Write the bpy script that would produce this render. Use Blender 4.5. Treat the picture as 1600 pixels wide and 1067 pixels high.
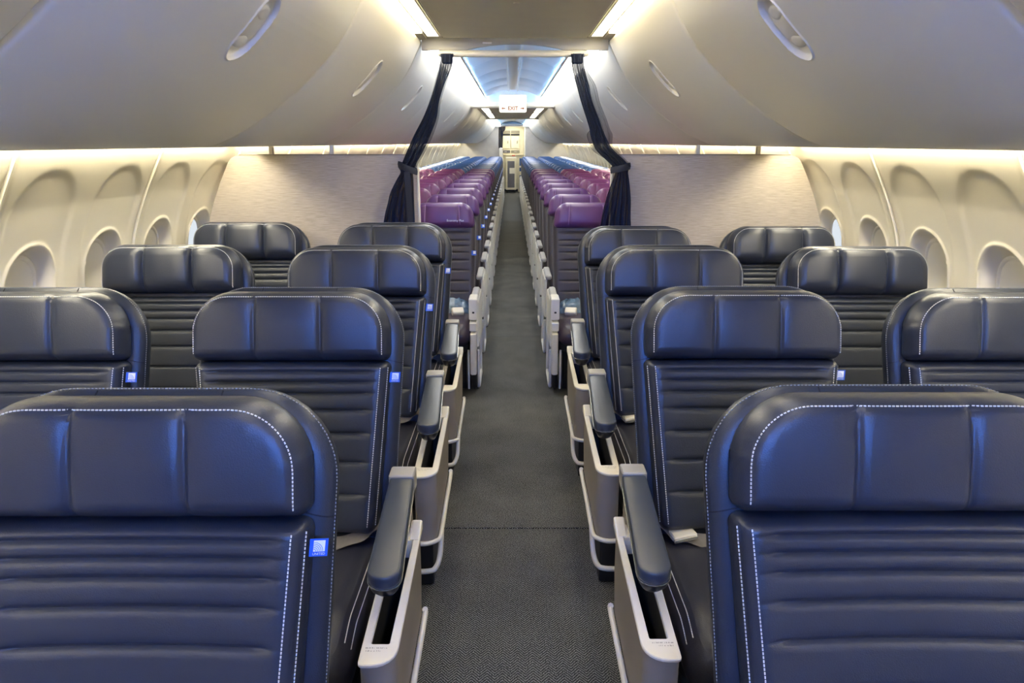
import bpy, math, random
from mathutils import Vector, Matrix
random.seed(7)
sc = bpy.context.scene
for o in list(bpy.data.objects):
    bpy.data.objects.remove(o)

# ------------------------------------------------------------------ camera / world / exposure
cd = bpy.data.cameras.new('camera')
cam = bpy.data.objects.new('camera', cd)
sc.collection.objects.link(cam)
cd.sensor_width = 36.0
cd.lens = 1160.0 / 1600.0 * 36.0
cd.clip_start = 0.02
cam.location = (-0.02, 0.0, 1.606)
cam.rotation_euler = (math.radians(75.0), 0, math.radians(-0.05))
sc.camera = cam
w = bpy.data.worlds.new('world'); sc.world = w
w.use_nodes = True
w.node_tree.nodes['Background'].inputs[0].default_value = (0.5, 0.55, 0.6, 1)
w.node_tree.nodes['Background'].inputs[1].default_value = 0.02
sc.view_settings.view_transform = 'Standard'
sc.view_settings.look = 'None'
sc.view_settings.gamma = 1.0
sc.view_settings.use_curve_mapping = False
sc.view_settings.exposure = 2.45
# lamp strengths (all of them are fixtures of the cabin)
P_STRIP = 1.7      # ceiling strip lights of the front cabin
P_EDGE = 21.0        # light slot between ceiling and bins
P_WALL = 13.0       # side wall wash light under the bins
P_COVE_W = 2.2     # white cove light, rear cabin
P_COVE_B = 27.0      # blue cove light, rear cabin
P_FRONT_W = 1.6     # cove light of the first rows
P_WASH_B = 52.0     # blue mood light on the front partition
P_FRONT_B = 3.0
WARM = (1.0, 0.90, 0.67)
COOL = (0.95, 0.98, 1.0)
BLUE = (0.06, 0.25, 1.0)

# ------------------------------------------------------------------ materials
MATS = {}
def nd(nt, typ, **kw):
    n = nt.nodes.new(typ)
    for k, v in kw.items():
        setattr(n, k, v)
    return n
def mat(name, col, rough=0.5, metal=0.0, var=0.06, scale=8.0, bump=0.0, bscale=200.0, stretch=None, spec=0.5, coat=0.0):
    m = bpy.data.materials.new(name); m.use_nodes = True
    nt = m.node_tree; b = nt.nodes['Principled BSDF']
    b.inputs['Roughness'].default_value = rough
    b.inputs['Metallic'].default_value = metal
    b.inputs['Specular IOR Level'].default_value = spec
    if coat:
        b.inputs['Coat Weight'].default_value = coat
        b.inputs['Coat Roughness'].default_value = 0.15
    tc = nd(nt, 'ShaderNodeTexCoord')
    src = tc.outputs['Object']
    if stretch:
        mp = nd(nt, 'ShaderNodeMapping'); mp.inputs['Scale'].default_value = stretch
        nt.links.new(src, mp.inputs['Vector']); src = mp.outputs['Vector']
    nz = nd(nt, 'ShaderNodeTexNoise'); nz.inputs['Scale'].default_value = scale; nz.inputs['Detail'].default_value = 4
    nt.links.new(src, nz.inputs['Vector'])
    cr = nd(nt, 'ShaderNodeValToRGB')
    cr.color_ramp.elements[0].position = 0.3; cr.color_ramp.elements[1].position = 0.7
    cr.color_ramp.elements[0].color = tuple(c * (1 - var) for c in col) + (1,)
    cr.color_ramp.elements[1].color = tuple(min(1, c * (1 + var)) for c in col) + (1,)
    nt.links.new(nz.outputs['Fac'], cr.inputs['Fac'])
    nt.links.new(cr.outputs['Color'], b.inputs['Base Color'])
    if bump:
        n2 = nd(nt, 'ShaderNodeTexNoise'); n2.inputs['Scale'].default_value = bscale; n2.inputs['Detail'].default_value = 3
        nt.links.new(src, n2.inputs['Vector'])
        bp = nd(nt, 'ShaderNodeBump'); bp.inputs['Strength'].default_value = bump; bp.inputs['Distance'].default_value = 0.002
        nt.links.new(n2.outputs['Fac'], bp.inputs['Height'])
        nt.links.new(bp.outputs['Normal'], b.inputs['Normal'])
    MATS[name] = m
    return m
def emit(name, col, strength):
    m = bpy.data.materials.new(name); m.use_nodes = True
    nt = m.node_tree; nt.nodes.clear()
    e = nd(nt, 'ShaderNodeEmission'); e.inputs[0].default_value = tuple(col) + (1,); e.inputs[1].default_value = strength
    o = nd(nt, 'ShaderNodeOutputMaterial'); nt.links.new(e.outputs[0], o.inputs[0])
    MATS[name] = m
    return m

mat('leather', (0.025, 0.031, 0.048), 0.34, var=0.12, scale=5, bump=0.25, bscale=420)
mat('leather_shell', (0.020, 0.026, 0.040), 0.36, var=0.10, scale=5, bump=0.2, bscale=420)
mat('leather_cushion', (0.028, 0.029, 0.044), 0.36, var=0.12, scale=5, bump=0.2, bscale=420)
mat('thread', (0.72, 0.72, 0.70), 0.7)
mat('thread_grey', (0.30, 0.31, 0.32), 0.7)
mat('thread_dark', (0.01, 0.012, 0.02), 0.8)
mat('cream', (0.74, 0.70, 0.60), 0.38, var=0.03)
mat('cream_wall', (0.76, 0.71, 0.58), 0.42, var=0.02, scale=3, bump=0.06, bscale=500)
mat('white_plastic', (0.78, 0.77, 0.72), 0.32, var=0.03)
mat('bin_plastic', (0.82, 0.79, 0.70), 0.36, var=0.015, scale=2, bump=0.04, bscale=600)
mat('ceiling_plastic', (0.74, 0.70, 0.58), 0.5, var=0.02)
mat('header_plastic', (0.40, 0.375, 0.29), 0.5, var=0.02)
mat('vault_plastic', (0.72, 0.73, 0.75), 0.35, var=0.02)
mat('taupe', (0.27, 0.235, 0.195), 0.45, var=0.05)
mat('grey_cap', (0.34, 0.33, 0.31), 0.4)
mat('black_plastic', (0.012, 0.012, 0.014), 0.30)
mat('dark_void', (0.02, 0.019, 0.016), 0.5)
mat('arm_pad', (0.040, 0.050, 0.072), 0.30, var=0.08, bump=0.1, bscale=500)
mat('silver', (0.62, 0.62, 0.60), 0.25, metal=0.9)
mat('belt', (0.16, 0.145, 0.13), 0.6, var=0.1, scale=60)
mat('tag_blue', (0.012, 0.10, 0.62), 0.4)
mat('tag_white', (0.82, 0.84, 0.88), 0.5)
mat('tag_pale', (0.25, 0.36, 0.72), 0.5)
mat('purple', (0.100, 0.034, 0.145), 0.34, var=0.10, scale=6, bump=0.15, bscale=420)
mat('purple_red_lit', (0.150, 0.036, 0.130), 0.36, var=0.10, scale=6, bump=0.15, bscale=420)  # the same purple, reddened: mixed cabin lighting painted into the colour
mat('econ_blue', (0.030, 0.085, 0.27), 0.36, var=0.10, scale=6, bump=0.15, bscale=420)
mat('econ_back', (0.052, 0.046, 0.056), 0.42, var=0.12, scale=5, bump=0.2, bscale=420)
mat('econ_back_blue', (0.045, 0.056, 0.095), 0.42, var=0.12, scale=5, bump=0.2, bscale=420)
mat('econ_cushion', (0.050, 0.036, 0.060), 0.38, var=0.1)
mat('econ_rim', (0.16, 0.155, 0.165), 0.35)
mat('arm_grey', (0.42, 0.42, 0.43), 0.35)
mat('laminate_base', (0.4, 0.35, 0.3), 0.5)
mat('galley_cream', (0.70, 0.66, 0.50), 0.35)
mat('galley_grey', (0.12, 0.12, 0.14), 0.4)
mat('galley_olive', (0.22, 0.21, 0.17), 0.5)
mat('red_plastic', (0.45, 0.03, 0.03), 0.4)
mat('steel', (0.5, 0.48, 0.43), 0.3, metal=0.6)
mat('paper', (0.75, 0.72, 0.62), 0.7)
mat('sign_red', (0.50, 0.10, 0.03), 0.5)
mat('print_grey', (0.28, 0.26, 0.22), 0.6)
mat('blue_wrap', (0.10, 0.16, 0.24), 0.2, var=0.35, scale=30, bump=0.6, bscale=60)
mat('tie', (0.010, 0.014, 0.030), 0.7)
mat('lav_wall', (0.50, 0.49, 0.48), 0.5)
emit('strip_glow', WARM, P_STRIP)
emit('edge_glow', WARM, P_EDGE)
emit('wall_glow', (1.0, 0.91, 0.68), P_WALL)
emit('cove_white', (1.0, 0.97, 0.88), P_COVE_W)
emit('cove_blue', (0.24, 0.53, 1.0), P_COVE_B)
emit('front_white', (1.0, 0.92, 0.76), P_FRONT_W)
emit('front_blue', BLUE, P_FRONT_B)
emit('front_wash_blue', (0.05, 0.22, 1.0), P_WASH_B)
emit('sign_glow', (1.0, 0.95, 0.80), 0.24)
emit('green_led', (0.1, 1.0, 0.15), 0.8)
emit('daylight', (0.86, 0.93, 1.0), 0.16)
emit('galley_lamp', (1.0, 0.93, 0.75), 6.0)

def laminate():
    m = bpy.data.materials.new('laminate'); m.use_nodes = True; nt = m.node_tree; b = nt.nodes['Principled BSDF']
    b.inputs['Roughness'].default_value = 0.45
    tc = nd(nt, 'ShaderNodeTexCoord'); mp = nd(nt, 'ShaderNodeMapping'); mp.inputs['Scale'].default_value = (14, 14, 260)
    nt.links.new(tc.outputs['Object'], mp.inputs['Vector'])
    nz = nd(nt, 'ShaderNodeTexNoise'); nz.inputs['Scale'].default_value = 1.0; nz.inputs['Detail'].default_value = 6; nz.inputs['Roughness'].default_value = 0.65
    nt.links.new(mp.outputs['Vector'], nz.inputs['Vector'])
    cr = nd(nt, 'ShaderNodeValToRGB')
    cr.color_ramp.elements[0].position = 0.32; cr.color_ramp.elements[1].position = 0.68
    cr.color_ramp.elements[0].color = (0.37, 0.31, 0.245, 1); cr.color_ramp.elements[1].color = (0.56, 0.505, 0.42, 1)
    nt.links.new(nz.outputs['Fac'], cr.inputs['Fac']); nt.links.new(cr.outputs['Color'], b.inputs['Base Color'])
    bp = nd(nt, 'ShaderNodeBump'); bp.inputs['Strength'].default_value = 0.12; bp.inputs['Distance'].default_value = 0.001
    nt.links.new(nz.outputs['Fac'], bp.inputs['Height']); nt.links.new(bp.outputs['Normal'], b.inputs['Normal'])
    MATS['laminate'] = m
laminate()

def carpet():
    m = bpy.data.materials.new('carpet'); m.use_nodes = True; nt = m.node_tree; b = nt.nodes['Principled BSDF']
    b.inputs['Roughness'].default_value = 0.95; b.inputs['Specular IOR Level'].default_value = 0.15
    tc = nd(nt, 'ShaderNodeTexCoord'); sp = nd(nt, 'ShaderNodeSeparateXYZ'); nt.links.new(tc.outputs['Object'], sp.inputs[0])
    def M(op, a, c=None):
        n = nd(nt, 'ShaderNodeMath', operation=op)
        for i, v in enumerate((a, c)):
            if v is None: continue
            if isinstance(v, (int, float)): n.inputs[i].default_value = v
            else: nt.links.new(v, n.inputs[i])
        return n.outputs[0]
    zig = M('PINGPONG', sp.outputs['X'], 0.024)                       # herringbone columns
    st = M('ADD', M('MULTIPLY', zig, 1.15), sp.outputs['Y'])
    line = M('SINE', M('MULTIPLY', st, 2 * math.pi / 0.0120))
    n1 = nd(nt, 'ShaderNodeTexNoise'); n1.inputs['Scale'].default_value = 240; n1.inputs['Detail'].default_value = 2
    nt.links.new(tc.outputs['Object'], n1.inputs['Vector'])
    n2 = nd(nt, 'ShaderNodeTexNoise'); n2.inputs['Scale'].default_value = 5; n2.inputs['Detail'].default_value = 3
    nt.links.new(tc.outputs['Object'], n2.inputs['Vector'])
    f = M('ADD', M('MULTIPLY', line, 0.17), M('MULTIPLY', n1.outputs['Fac'], 1.05))
    f = M('ADD', f, M('MULTIPLY', n2.outputs['Fac'], 0.15))
    cr = nd(nt, 'ShaderNodeValToRGB')
    cr.color_ramp.elements[0].position = 0.50; cr.color_ramp.elements[1].position = 0.90
    cr.color_ramp.elements[0].color = (0.018, 0.019, 0.020, 1); cr.color_ramp.elements[1].color = (0.245, 0.247, 0.238, 1)
    nt.links.new(f, cr.inputs['Fac']); nt.links.new(cr.outputs['Color'], b.inputs['Base Color'])
    bp = nd(nt, 'ShaderNodeBump'); bp.inputs['Strength'].default_value = 0.4; bp.inputs['Distance'].default_value = 0.002
    nt.links.new(f, bp.inputs['Height']); nt.links.new(bp.outputs['Normal'], b.inputs['Normal'])
    MATS['carpet'] = m
carpet()

def sheer(name, col, alpha):
    m = bpy.data.materials.new(name); m.use_nodes = True; nt = m.node_tree; b = nt.nodes['Principled BSDF']
    b.inputs['Roughness'].default_value = 0.85; b.inputs['Specular IOR Level'].default_value = 0.1; b.inputs['Base Color'].default_value = tuple(col) + (1,)
    tc = nd(nt, 'ShaderNodeTexCoord'); mp = nd(nt, 'ShaderNodeMapping'); mp.inputs['Scale'].default_value = (60, 60, 3)
    nt.links.new(tc.outputs['Object'], mp.inputs['Vector'])
    nz = nd(nt, 'ShaderNodeTexNoise'); nz.inputs['Scale'].default_value = 1.0
    nt.links.new(mp.outputs['Vector'], nz.inputs['Vector'])
    mr = nd(nt, 'ShaderNodeMapRange'); mr.inputs['From Min'].default_value = 0.3; mr.inputs['From Max'].default_value = 0.7
    mr.inputs['To Min'].default_value = alpha - 0.08; mr.inputs['To Max'].default_value = min(1, alpha + 0.08)
    nt.links.new(nz.outputs['Fac'], mr.inputs['Value']); nt.links.new(mr.outputs['Result'], b.inputs['Alpha'])
    MATS[name] = m
sheer('curtain_dense', (0.008, 0.018, 0.062), 0.94)
sheer('curtain_sheer', (0.014, 0.022, 0.050), 0.50)

# ------------------------------------------------------------------ mesh helpers
class MB:
    def __init__(s): s.v = []; s.f = []
    def add(s, verts, faces):
        n = len(s.v); s.v += [tuple(p) for p in verts]; s.f += [tuple(i + n for i in f) for f in faces]
        return s
    def box(s, x0, x1, y0, y1, z0, z1, r=0.0):
        if r <= 0:
            return s.add([(x0,y0,z0),(x1,y0,z0),(x1,y1,z0),(x0,y1,z0),(x0,y0,z1),(x1,y0,z1),(x1,y1,z1),(x0,y1,z1)],
                         [(0,3,2,1),(4,5,6,7),(0,1,5,4),(1,2,6,5),(2,3,7,6),(3,0,4,7)])
        # rounded in plan, chamfered top and bottom
        pts = rrect(x0, x1, y0, y1, r, 4)
        c = min(r, (z1 - z0) * 0.4) * 0.6
        ins = rrect(x0 + c, x1 - c, y0 + c, y1 - c, max(r - c, 0.0005), 4)
        rings = [[(x, y, z0) for x, y in ins], [(x, y, z0 + c) for x, y in pts], [(x, y, z1 - c) for x, y in pts], [(x, y, z1) for x, y in ins]]
        return s.loft(rings, cap=True)
    def loft(s, rings, cap=True, closed=True):
        n = len(rings[0]); v = [p for r in rings for p in r]; f = []
        for j in range(len(rings) - 1):
            for i in range(n if closed else n - 1):
                a = j * n + i; b = j * n + (i + 1) % n
                f.append((a, b, b + n, a + n))
        if cap:
            f.append(tuple(range(n - 1, -1, -1))); f.append(tuple(range((len(rings) - 1) * n, len(rings) * n)))
        return s.add(v, f)
    def tube(s, path, r, n=8, cap=True):
        path = [Vector(p) for p in path]; rings = []
        up = Vector((0.123, 0.31, 1)).normalized()
        for i, p in enumerate(path):
            t = (path[min(i + 1, len(path) - 1)] - path[max(i - 1, 0)]).normalized()
            a = t.cross(up)
            if a.length < 1e-4: a = t.cross(Vector((1, 0, 0)))
            a.normalize(); b = t.cross(a)
            rr = r[i] if isinstance(r, (list, tuple)) else r
            rings.append([tuple(p + a * (rr * math.cos(2 * math.pi * k / n)) + b * (rr * math.sin(2 * math.pi * k / n))) for k in range(n)])
        return s.loft(rings, cap)
    def grid(s, pts, flip=False):
        m = len(pts); n = len(pts[0]); v = [p for r in pts for p in r]; f = []
        for j in range(m - 1):
            for i in range(n - 1):
                a = j * n + i; q = (a, a + 1, a + n + 1, a + n)
                f.append(q[::-1] if flip else q)
        return s.add(v, f)
    def mesh(s, name, m, smooth=True, sharp=None):
        me = bpy.data.meshes.new(name); me.from_pydata(s.v, [], s.f)
        me.materials.append(MATS[m])
        if smooth:
            me.polygons.foreach_set('use_smooth', [True] * len(me.polygons))
            me.set_sharp_from_angle(angle=math.radians(sharp or 40))
        me.update()
        return me
    def build(s, name, m, parent=None, loc=None, smooth=True, sharp=None, fixn=True):
        me = s.mesh(name, m, smooth, sharp)
        if fixn:
            import bmesh
            bm = bmesh.new(); bm.from_mesh(me); bmesh.ops.recalc_face_normals(bm, faces=bm.faces); bm.to_mesh(me); bm.free()
        return place(me, name, parent, loc)
def place(me, name, parent=None, loc=None):
    o = bpy.data.objects.new(name, me); sc.collection.objects.link(o)
    if parent is not None: o.parent = parent
    if loc is not None: o.location = loc
    if name in ('stitching', 'seam', 'printed_notice', 'printed_word', 'tag_word', 'tag_emblem', 'letters'): o['kind'] = 'stuff'
    return o
def rrect(x0, x1, y0, y1, r, n=4):
    out = []
    for cx, cy, a0 in ((x1 - r, y1 - r, 0), (x0 + r, y1 - r, 90), (x0 + r, y0 + r, 180), (x1 - r, y0 + r, 270)):
        for k in range(n + 1):
            a = math.radians(a0 + 90 * k / n); out.append((cx + r * math.cos(a), cy + r * math.sin(a)))
    return out
def rpoly(pts, rad, n=5):
    """rounded convex polygon; pts counter-clockwise, rad per corner"""
    out = []; N = len(pts)
    for i in range(N):
        p = Vector(pts[i]); a = (Vector(pts[i - 1]) - p).normalized(); b = (Vector(pts[(i + 1) % N]) - p).normalized()
        r = rad[i]
        if r <= 0: out.append(tuple(p)); continue
        ang = a.angle(b); d = r / math.tan(ang / 2)
        p0 = p + a * d; p1 = p + b * d
        c = p + (a + b).normalized() * (r / math.sin(ang / 2))
        v0 = p0 - c; v1 = p1 - c; tot = v0.angle(v1)
        for k in range(n + 1):
            t = k / n
            q = (v0 * math.sin((1 - t) * tot) + v1 * math.sin(t * tot)) / math.sin(tot)
            out.append(tuple(c + q))
    return out
def thing(name, label, cat, loc=(0, 0, 0), group=None):
    o = bpy.data.objects.new(name, None); sc.collection.objects.link(o)
    o.location = loc; o.empty_display_size = 0.1
    return tag(o, label, cat, group)
def tag(o, label=None, cat=None, group=None, kind=None):
    if label: o['label'] = label
    if cat: o['category'] = cat
    if group: o['group'] = group
    if kind: o['kind'] = kind
    return o
def struct(name, label=None, parent=None):
    o = bpy.data.objects.new(name, None); sc.collection.objects.link(o)
    o['kind'] = 'structure'; o['category'] = name.split('_')[0]
    if label: o['label'] = label
    return o
def copy_tree(o, parent=None):
    c = o.copy(); sc.collection.objects.link(c); c.parent = parent
    for ch in list(o.children): copy_tree(ch, c)
    return c
def cr_interp(pts, n):
    """Catmull-Rom through 2D points, n samples per span"""
    out = []; N = len(pts)
    for i in range(N - 1):
        p0 = pts[max(i - 1, 0)]; p1 = pts[i]; p2 = pts[i + 1]; p3 = pts[min(i + 2, N - 1)]
        for k in range(n):
            t = k / n
            out.append(tuple(0.5 * (2 * p1[c] + (p2[c] - p0[c]) * t + (2 * p0[c] - 5 * p1[c] + 4 * p2[c] - p3[c]) * t * t + (3 * p1[c] - p0[c] - 3 * p2[c] + p3[c]) * t ** 3) for c in range(len(p1))))
    out.append(tuple(pts[-1])); return out
def interp(x, tab):
    for (a, fa), (b, fb) in zip(tab, tab[1:]):
        if x <= b: 
            t = max(0.0, (x - a) / (b - a)); return fa + (fb - fa) * t
    return tab[-1][1]
def sstep(a, b, x):
    t = max(0.0, min(1.0, (x - a) / (b - a))); return t * t * (3 - 2 * t)
ORD = ['zeroth', 'first', 'second', 'third', 'fourth', 'fifth', 'sixth', 'seventh', 'eighth', 'ninth', 'tenth', 'eleventh', 'twelfth', 'thirteenth',
       'fourteenth', 'fifteenth', 'sixteenth', 'seventeenth', 'eighteenth', 'nineteenth', 'twentieth', 'twenty-first', 'twenty-second', 'twenty-third',
       'twenty-fourth', 'twenty-fifth', 'twenty-sixth', 'twenty-seventh', 'twenty-eighth', 'twenty-ninth', 'thirtieth']
ORD = ORD + ['thirty-' + o for o in ORD[1:10]]

class Pillow:
    """upholstered panel: outline in (x, s), s from 0 to H, thickness along the front normal"""
    def __init__(s, W, H, rt, rb, tf, tb, rf, taper=0.0, groove=None, bolster=0.0, crown=0.0):
        s.W, s.H, s.rt, s.rb, s.tf, s.tb, s.rf, s.taper, s.groove, s.bolster, s.crown = W, H, rt, rb, tf, tb, rf, taper, groove, bolster, crown
    def base(s, z): return s.W / 2 - s.taper * (1 - z / s.H)
    def hw(s, z):
        b = s.base(z)
        if z > s.H - s.rt: d = z - (s.H - s.rt); return b - s.rt + math.sqrt(max(0, s.rt ** 2 - d * d))
        if z < s.rb: d = s.rb - z; return b - s.rb + math.sqrt(max(0, s.rb ** 2 - d * d))
        return b
    def dist(s, x, z):
        r = s.rt if z > s.H / 2 else s.rb
        qx = abs(x) - s.base(z) + r; qz = abs(z - s.H / 2) - s.H / 2 + r
        return -(min(max(qx, qz), 0) + math.hypot(max(qx, 0), max(qz, 0)) - r)
    def e(s, x, z, rf):
        d = max(0.0, min(1.0, s.dist(x, z) / rf)); return math.sqrt(max(0, 1 - (1 - d) ** 2))
    def depth(s, x, z):
        e = s.e(x, z, s.rf); h = s.hw(z) or 1e-6
        d = s.tf * e
        d += s.bolster * (x / s.base(z)) ** 2 * e * (1 - z / s.H * 0.7)
        d += s.crown * e * (1 - (x / s.base(z)) ** 2) * max(0, 1 - ((z - s.H / 2) / (s.H / 2)) ** 2)
        if s.groove: d -= s.groove(x, z) * e
        return d
    def lists(s, xc, zc, nx, nz):
        def lst(a, b, n, rf, cuts, wd):
            L = [a + (b - a) * i / n for i in range(n + 1)]
            for k in (0.05, 0.15, 0.32, 0.6, 1.0): L += [a + rf * k, b - rf * k]
            for c in cuts:
                for o in wd: L.append(c + o)
            L = sorted(x for x in L if a - 1e-9 <= x <= b + 1e-9); out = [L[0]]
            for x in L[1:]:
                if x - out[-1] > 0.0012: out.append(x)
            out[-1] = b; return out
        wd = (-0.018, -0.009, -0.005, -0.0025, 0, 0.0025, 0.005, 0.009, 0.018)
        X = lst(-1, 1, nx, s.rf / (s.W / 2), [c / (s.W / 2) for c in xc], [o / (s.W / 2) for o in wd])
        ext = list(zc)
        Z = lst(0, s.H, nz, s.rf, ext, wd)
        for i in range(1, 9):
            Z.append(s.H - s.rt + s.rt * math.sin(i / 9 * math.pi / 2)); Z.append(s.rb - s.rb * math.sin(i / 9 * math.pi / 2))
        Z = sorted(set(Z)); o = [Z[0]]
        for z in Z[1:]:
            if z - o[-1] > 0.0010: o.append(z)
        o[-1] = s.H
        return X, o
    def mesh(s, name, m, mp, xc=(), zc=(), nx=14, nz=14):
        X, Z = s.lists(xc, zc, nx, nz); nX = len(X); nZ = len(Z)
        b = MB(); fr = []; bk = []
        for z in Z:
            h = s.hw(z)
            fr.append([mp(x * h, s.depth(x * h, z) if 0 < i < nX - 1 else 0.0, z) for i, x in enumerate(X)])
        Xb = X[::1]
        for z in Z:
            h = s.hw(z)
            bk.append([mp(x * h, -s.tb * s.e(x * h, z, min(s.rf, max(s.tb, 0.004) * 1.5)), z) for x in Xb])
        b.grid(fr); b.grid(bk, flip=True)
        import bmesh
        me = b.mesh(name, m, True, 50)
        bm = bmesh.new(); bm.from_mesh(me); bmesh.ops.remove_doubles(bm, verts=bm.verts, dist=0.00005)
        bmesh.ops.recalc_face_normals(bm, faces=bm.faces); bm.to_mesh(me); bm.free()
        return me
def stitches(b, pts, nrm, dash=0.0042, gap=0.0024, wd=0.0014, ht=0.0012):
    """dashes along a 3D polyline; nrm(i) gives the surface normal at point i"""
    P = [Vector(p) for p in pts]; acc = 0.0; nxt = 0.0
    for i in range(len(P) - 1):
        a, c = P[i], P[i + 1]; L = (c - a).length
        if L < 1e-6: continue
        t = (c - a) / L; n = Vector(nrm(i)).normalized(); sd = t.cross(n).normalized()
        while nxt < acc + L:
            p = a + t * (nxt - acc); q = p + t * dash
            v = []
            for e in (p, q):
                for o in (-wd, wd):
                    for hh in (-0.001, ht): v.append(tuple(e + sd * o * 0.5 * 2 * 0.7 + n * hh))
            b.add(v, [(0, 1, 3, 2), (4, 6, 7, 5), (0, 4, 5, 1), (2, 3, 7, 6), (1, 5, 7, 3), (0, 2, 6, 4)])
            nxt += dash + gap
        acc += L

# ------------------------------------------------------------------ setting: floor
Y0, Y1 = -1.7, 26.6
floor = struct('floor', 'dark grey herringbone carpet running the length of the aisle')
MB().box(-1.78, 1.78, Y0, Y1, -0.05, -0.012).build('subfloor', 'dark_void', floor, smooth=False)
ys = [Y0, 2.885, 6.153, 9.42, 12.69, 15.96, 19.23, 22.5, Y1]
for a, c in zip(ys, ys[1:]):
    MB().box(-1.75, 1.75, a + 0.0035, c - 0.0035, -0.012, 0.0, 0.003).build('carpet_panel', 'carpet', floor, smooth=False)

# ------------------------------------------------------------------ setting: side walls
WPROF = [(0.0, 1.60), (0.3, 1.72), (0.6, 1.785), (0.9, 1.80), (1.15, 1.772), (1.35, 1.70), (1.535, 1.607), (1.62, 1.562), (1.70, 1.51)]
_wp = cr_interp(WPROF, 8)
def wallx(z): return interp(z, _wp)
PITCH = 1.016; WINY = (0.254, 0.762)
ZA, ZB = 0.55, 1.64
def sd_rr(y, z, hw, z0, z1, rt, rb):
    H = z1 - z0; zc = (z0 + z1) / 2; r = rt if z > zc else rb
    qx = abs(y) - hw + r; qz = abs(z - zc) - H / 2 + r
    return min(max(qx, qz), 0) + math.hypot(max(qx, 0), max(qz, 0)) - r
def panel_depth(y, z):
    d = 0.0
    e = min(y, PITCH - y)
    d += -0.010 * (1 - sstep(0.0, 0.030, e))
    for c in WINY:
        yy = y - c
        a = sd_rr(yy, z, 0.205, 0.30, 1.515, 0.19, 0.05)
        d += -0.0055 * (1 - sstep(-0.032, 0.004, a)) * sstep(0.95, 1.40, z) - 0.003 * (1 - sstep(-0.032, 0.004, a))
        b = sd_rr(yy, z, 0.152, 0.80, 1.245, 0.148, 0.12)
        d += 0.006 * math.exp(-(b / 0.008) ** 2)
        d += -0.050 * (1 - sstep(-0.040, 0.0, b))
    return d
def wall_panel_mesh(side, step):
    n = max(4, int(round(PITCH / step))); m = int(round((ZB - ZA) / step))
    pts = []
    for j in range(m + 1):
        z = ZA + (ZB - ZA) * j / m; row = []
        for i in range(n + 1):
            y = PITCH * i / n
            row.append((side * (wallx(z) - panel_depth(y, z)), y, z))
        pts.append(row)
    return MB().grid(pts, flip=(side > 0)).mesh('sidewall_panel', 'cream_wall', True, 60)
win_count = 0
for side, sname in ((-1, 'left'), (1, 'right')):
    wall = struct('wall_' + sname, 'cream cabin side wall on the %s with sculpted window panels' % sname)
    low = []
    for j in range(9):
        z = ZA * j / 8 + 0.001
        low.append([(side * (wallx(z) + 0.004), y, z) for y in (Y0, Y1)])
    MB().grid(low, flip=(side < 0)).build('lower_panel', 'cream_wall', wall, fixn=False)
    fine = wall_panel_mesh(side, 0.0068); coarse = wall_panel_mesh(side, 0.022)
    # window parts
    fr = MB(); rings = []
    for o, dd in ((0.002, 0.002), (-0.004, 0.007), (-0.012, 0.006), (-0.016, 0.0)):
        out = []
        for k in range(48):
            a = 2 * math.pi * k / 48
            cy = 0.0; z0, z1, hw, rt = 0.845 - o, 1.205 + o, 0.112 + o, 0.108
            # superellipse-like outline by polar search
            dy, dz = math.cos(a), math.sin(a); lo, hi = 0.0, 0.4
            zc = (z0 + z1) / 2
            for _ in range(24):
                mid = (lo + hi) / 2
                if sd_rr(dy * mid, zc + dz * mid, hw, z0, z1, rt + o if o > -0.1 else rt, 0.09) < 0: lo = mid
                else: hi = mid
            yy, zz = dy * lo, zc + dz * lo
            out.append((side * (wallx(zz) - panel_depth(WINY[0], min(zz, 1.19)) - 0.001 - dd), yy, zz))
        rings.append(out)
    frame_me = fr.loft(rings, cap=False).mesh('window_frame', 'cream', True, 50)
    sh = MB(); pts = []
    for j in range(13):
        z = 0.850 + 0.345 * j / 12
        pts.append([(side * (wallx(z) - panel_depth(WINY[0], min(z, 1.19)) - 0.0015), y, z) for y in [k * 0.027 * (1 if z < 1.12 else math.sqrt(max(0.0, 1 - ((z - 1.12) / 0.082) ** 2))) for k in (-4, -3, -2, -1, 0, 1, 2, 3, 4)]])
    sh.grid(pts, flip=(side > 0))
    shade_me = sh.mesh('window_shade', 'cream', True, 60)
    pane_me = sh.mesh('window_pane', 'daylight', True, 60)
    for k in range(-4, 24):
        y = 2.431 + PITCH * k
        if y > Y1 - 1.0: break
        place(fine if k in (-1, 0, 1) else coarse, 'sidewall_panel', wall, (0, y, 0))
        # joint strip between panels
        b = MB(); rows = []
        for j in range(17):
            z = ZA + (1.60 - ZA) * j / 16; X = wallx(z)
            rows.append([(side * (X + 0.02), y - 0.006, z), (side * (X - 0.004), y - 0.0045, z), (side * (X - 0.004), y + 0.0045, z), (side * (X + 0.02), y + 0.006, z)])
        b.grid(rows, flip=(side > 0)).build('joint_strip', 'cream', wall, fixn=False)
        for c in WINY:
            wy = y + c
            if not (0.3 < wy < 23.5): continue
            win_count += 1
            W = struct('window_%d' % win_count, None)
            nth = int(round((wy - 2.685) / 0.508)) + 1
            W['label'] = 'oval cabin window on the %s wall, %s' % (sname, 'just ahead of the bulkhead' if nth == 4 else ('number %d counted from the front' % (nth + 5)))
            W.location = (0, wy, 0)
            place(frame_me, 'window_frame', W)
            if nth == 4: place(pane_me, 'window_pane', W)
            else: place(shade_me, 'window_shade', W)

# front wall behind the camera, closes the cabin
wf = MB().box(-1.8, 1.8, Y0 - 0.05, Y0, 0, 2.5).build('wall_front', 'taupe', smooth=False)
tag(wf, 'plain partition closing the cabin at the front', 'wall', kind='structure')

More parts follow.
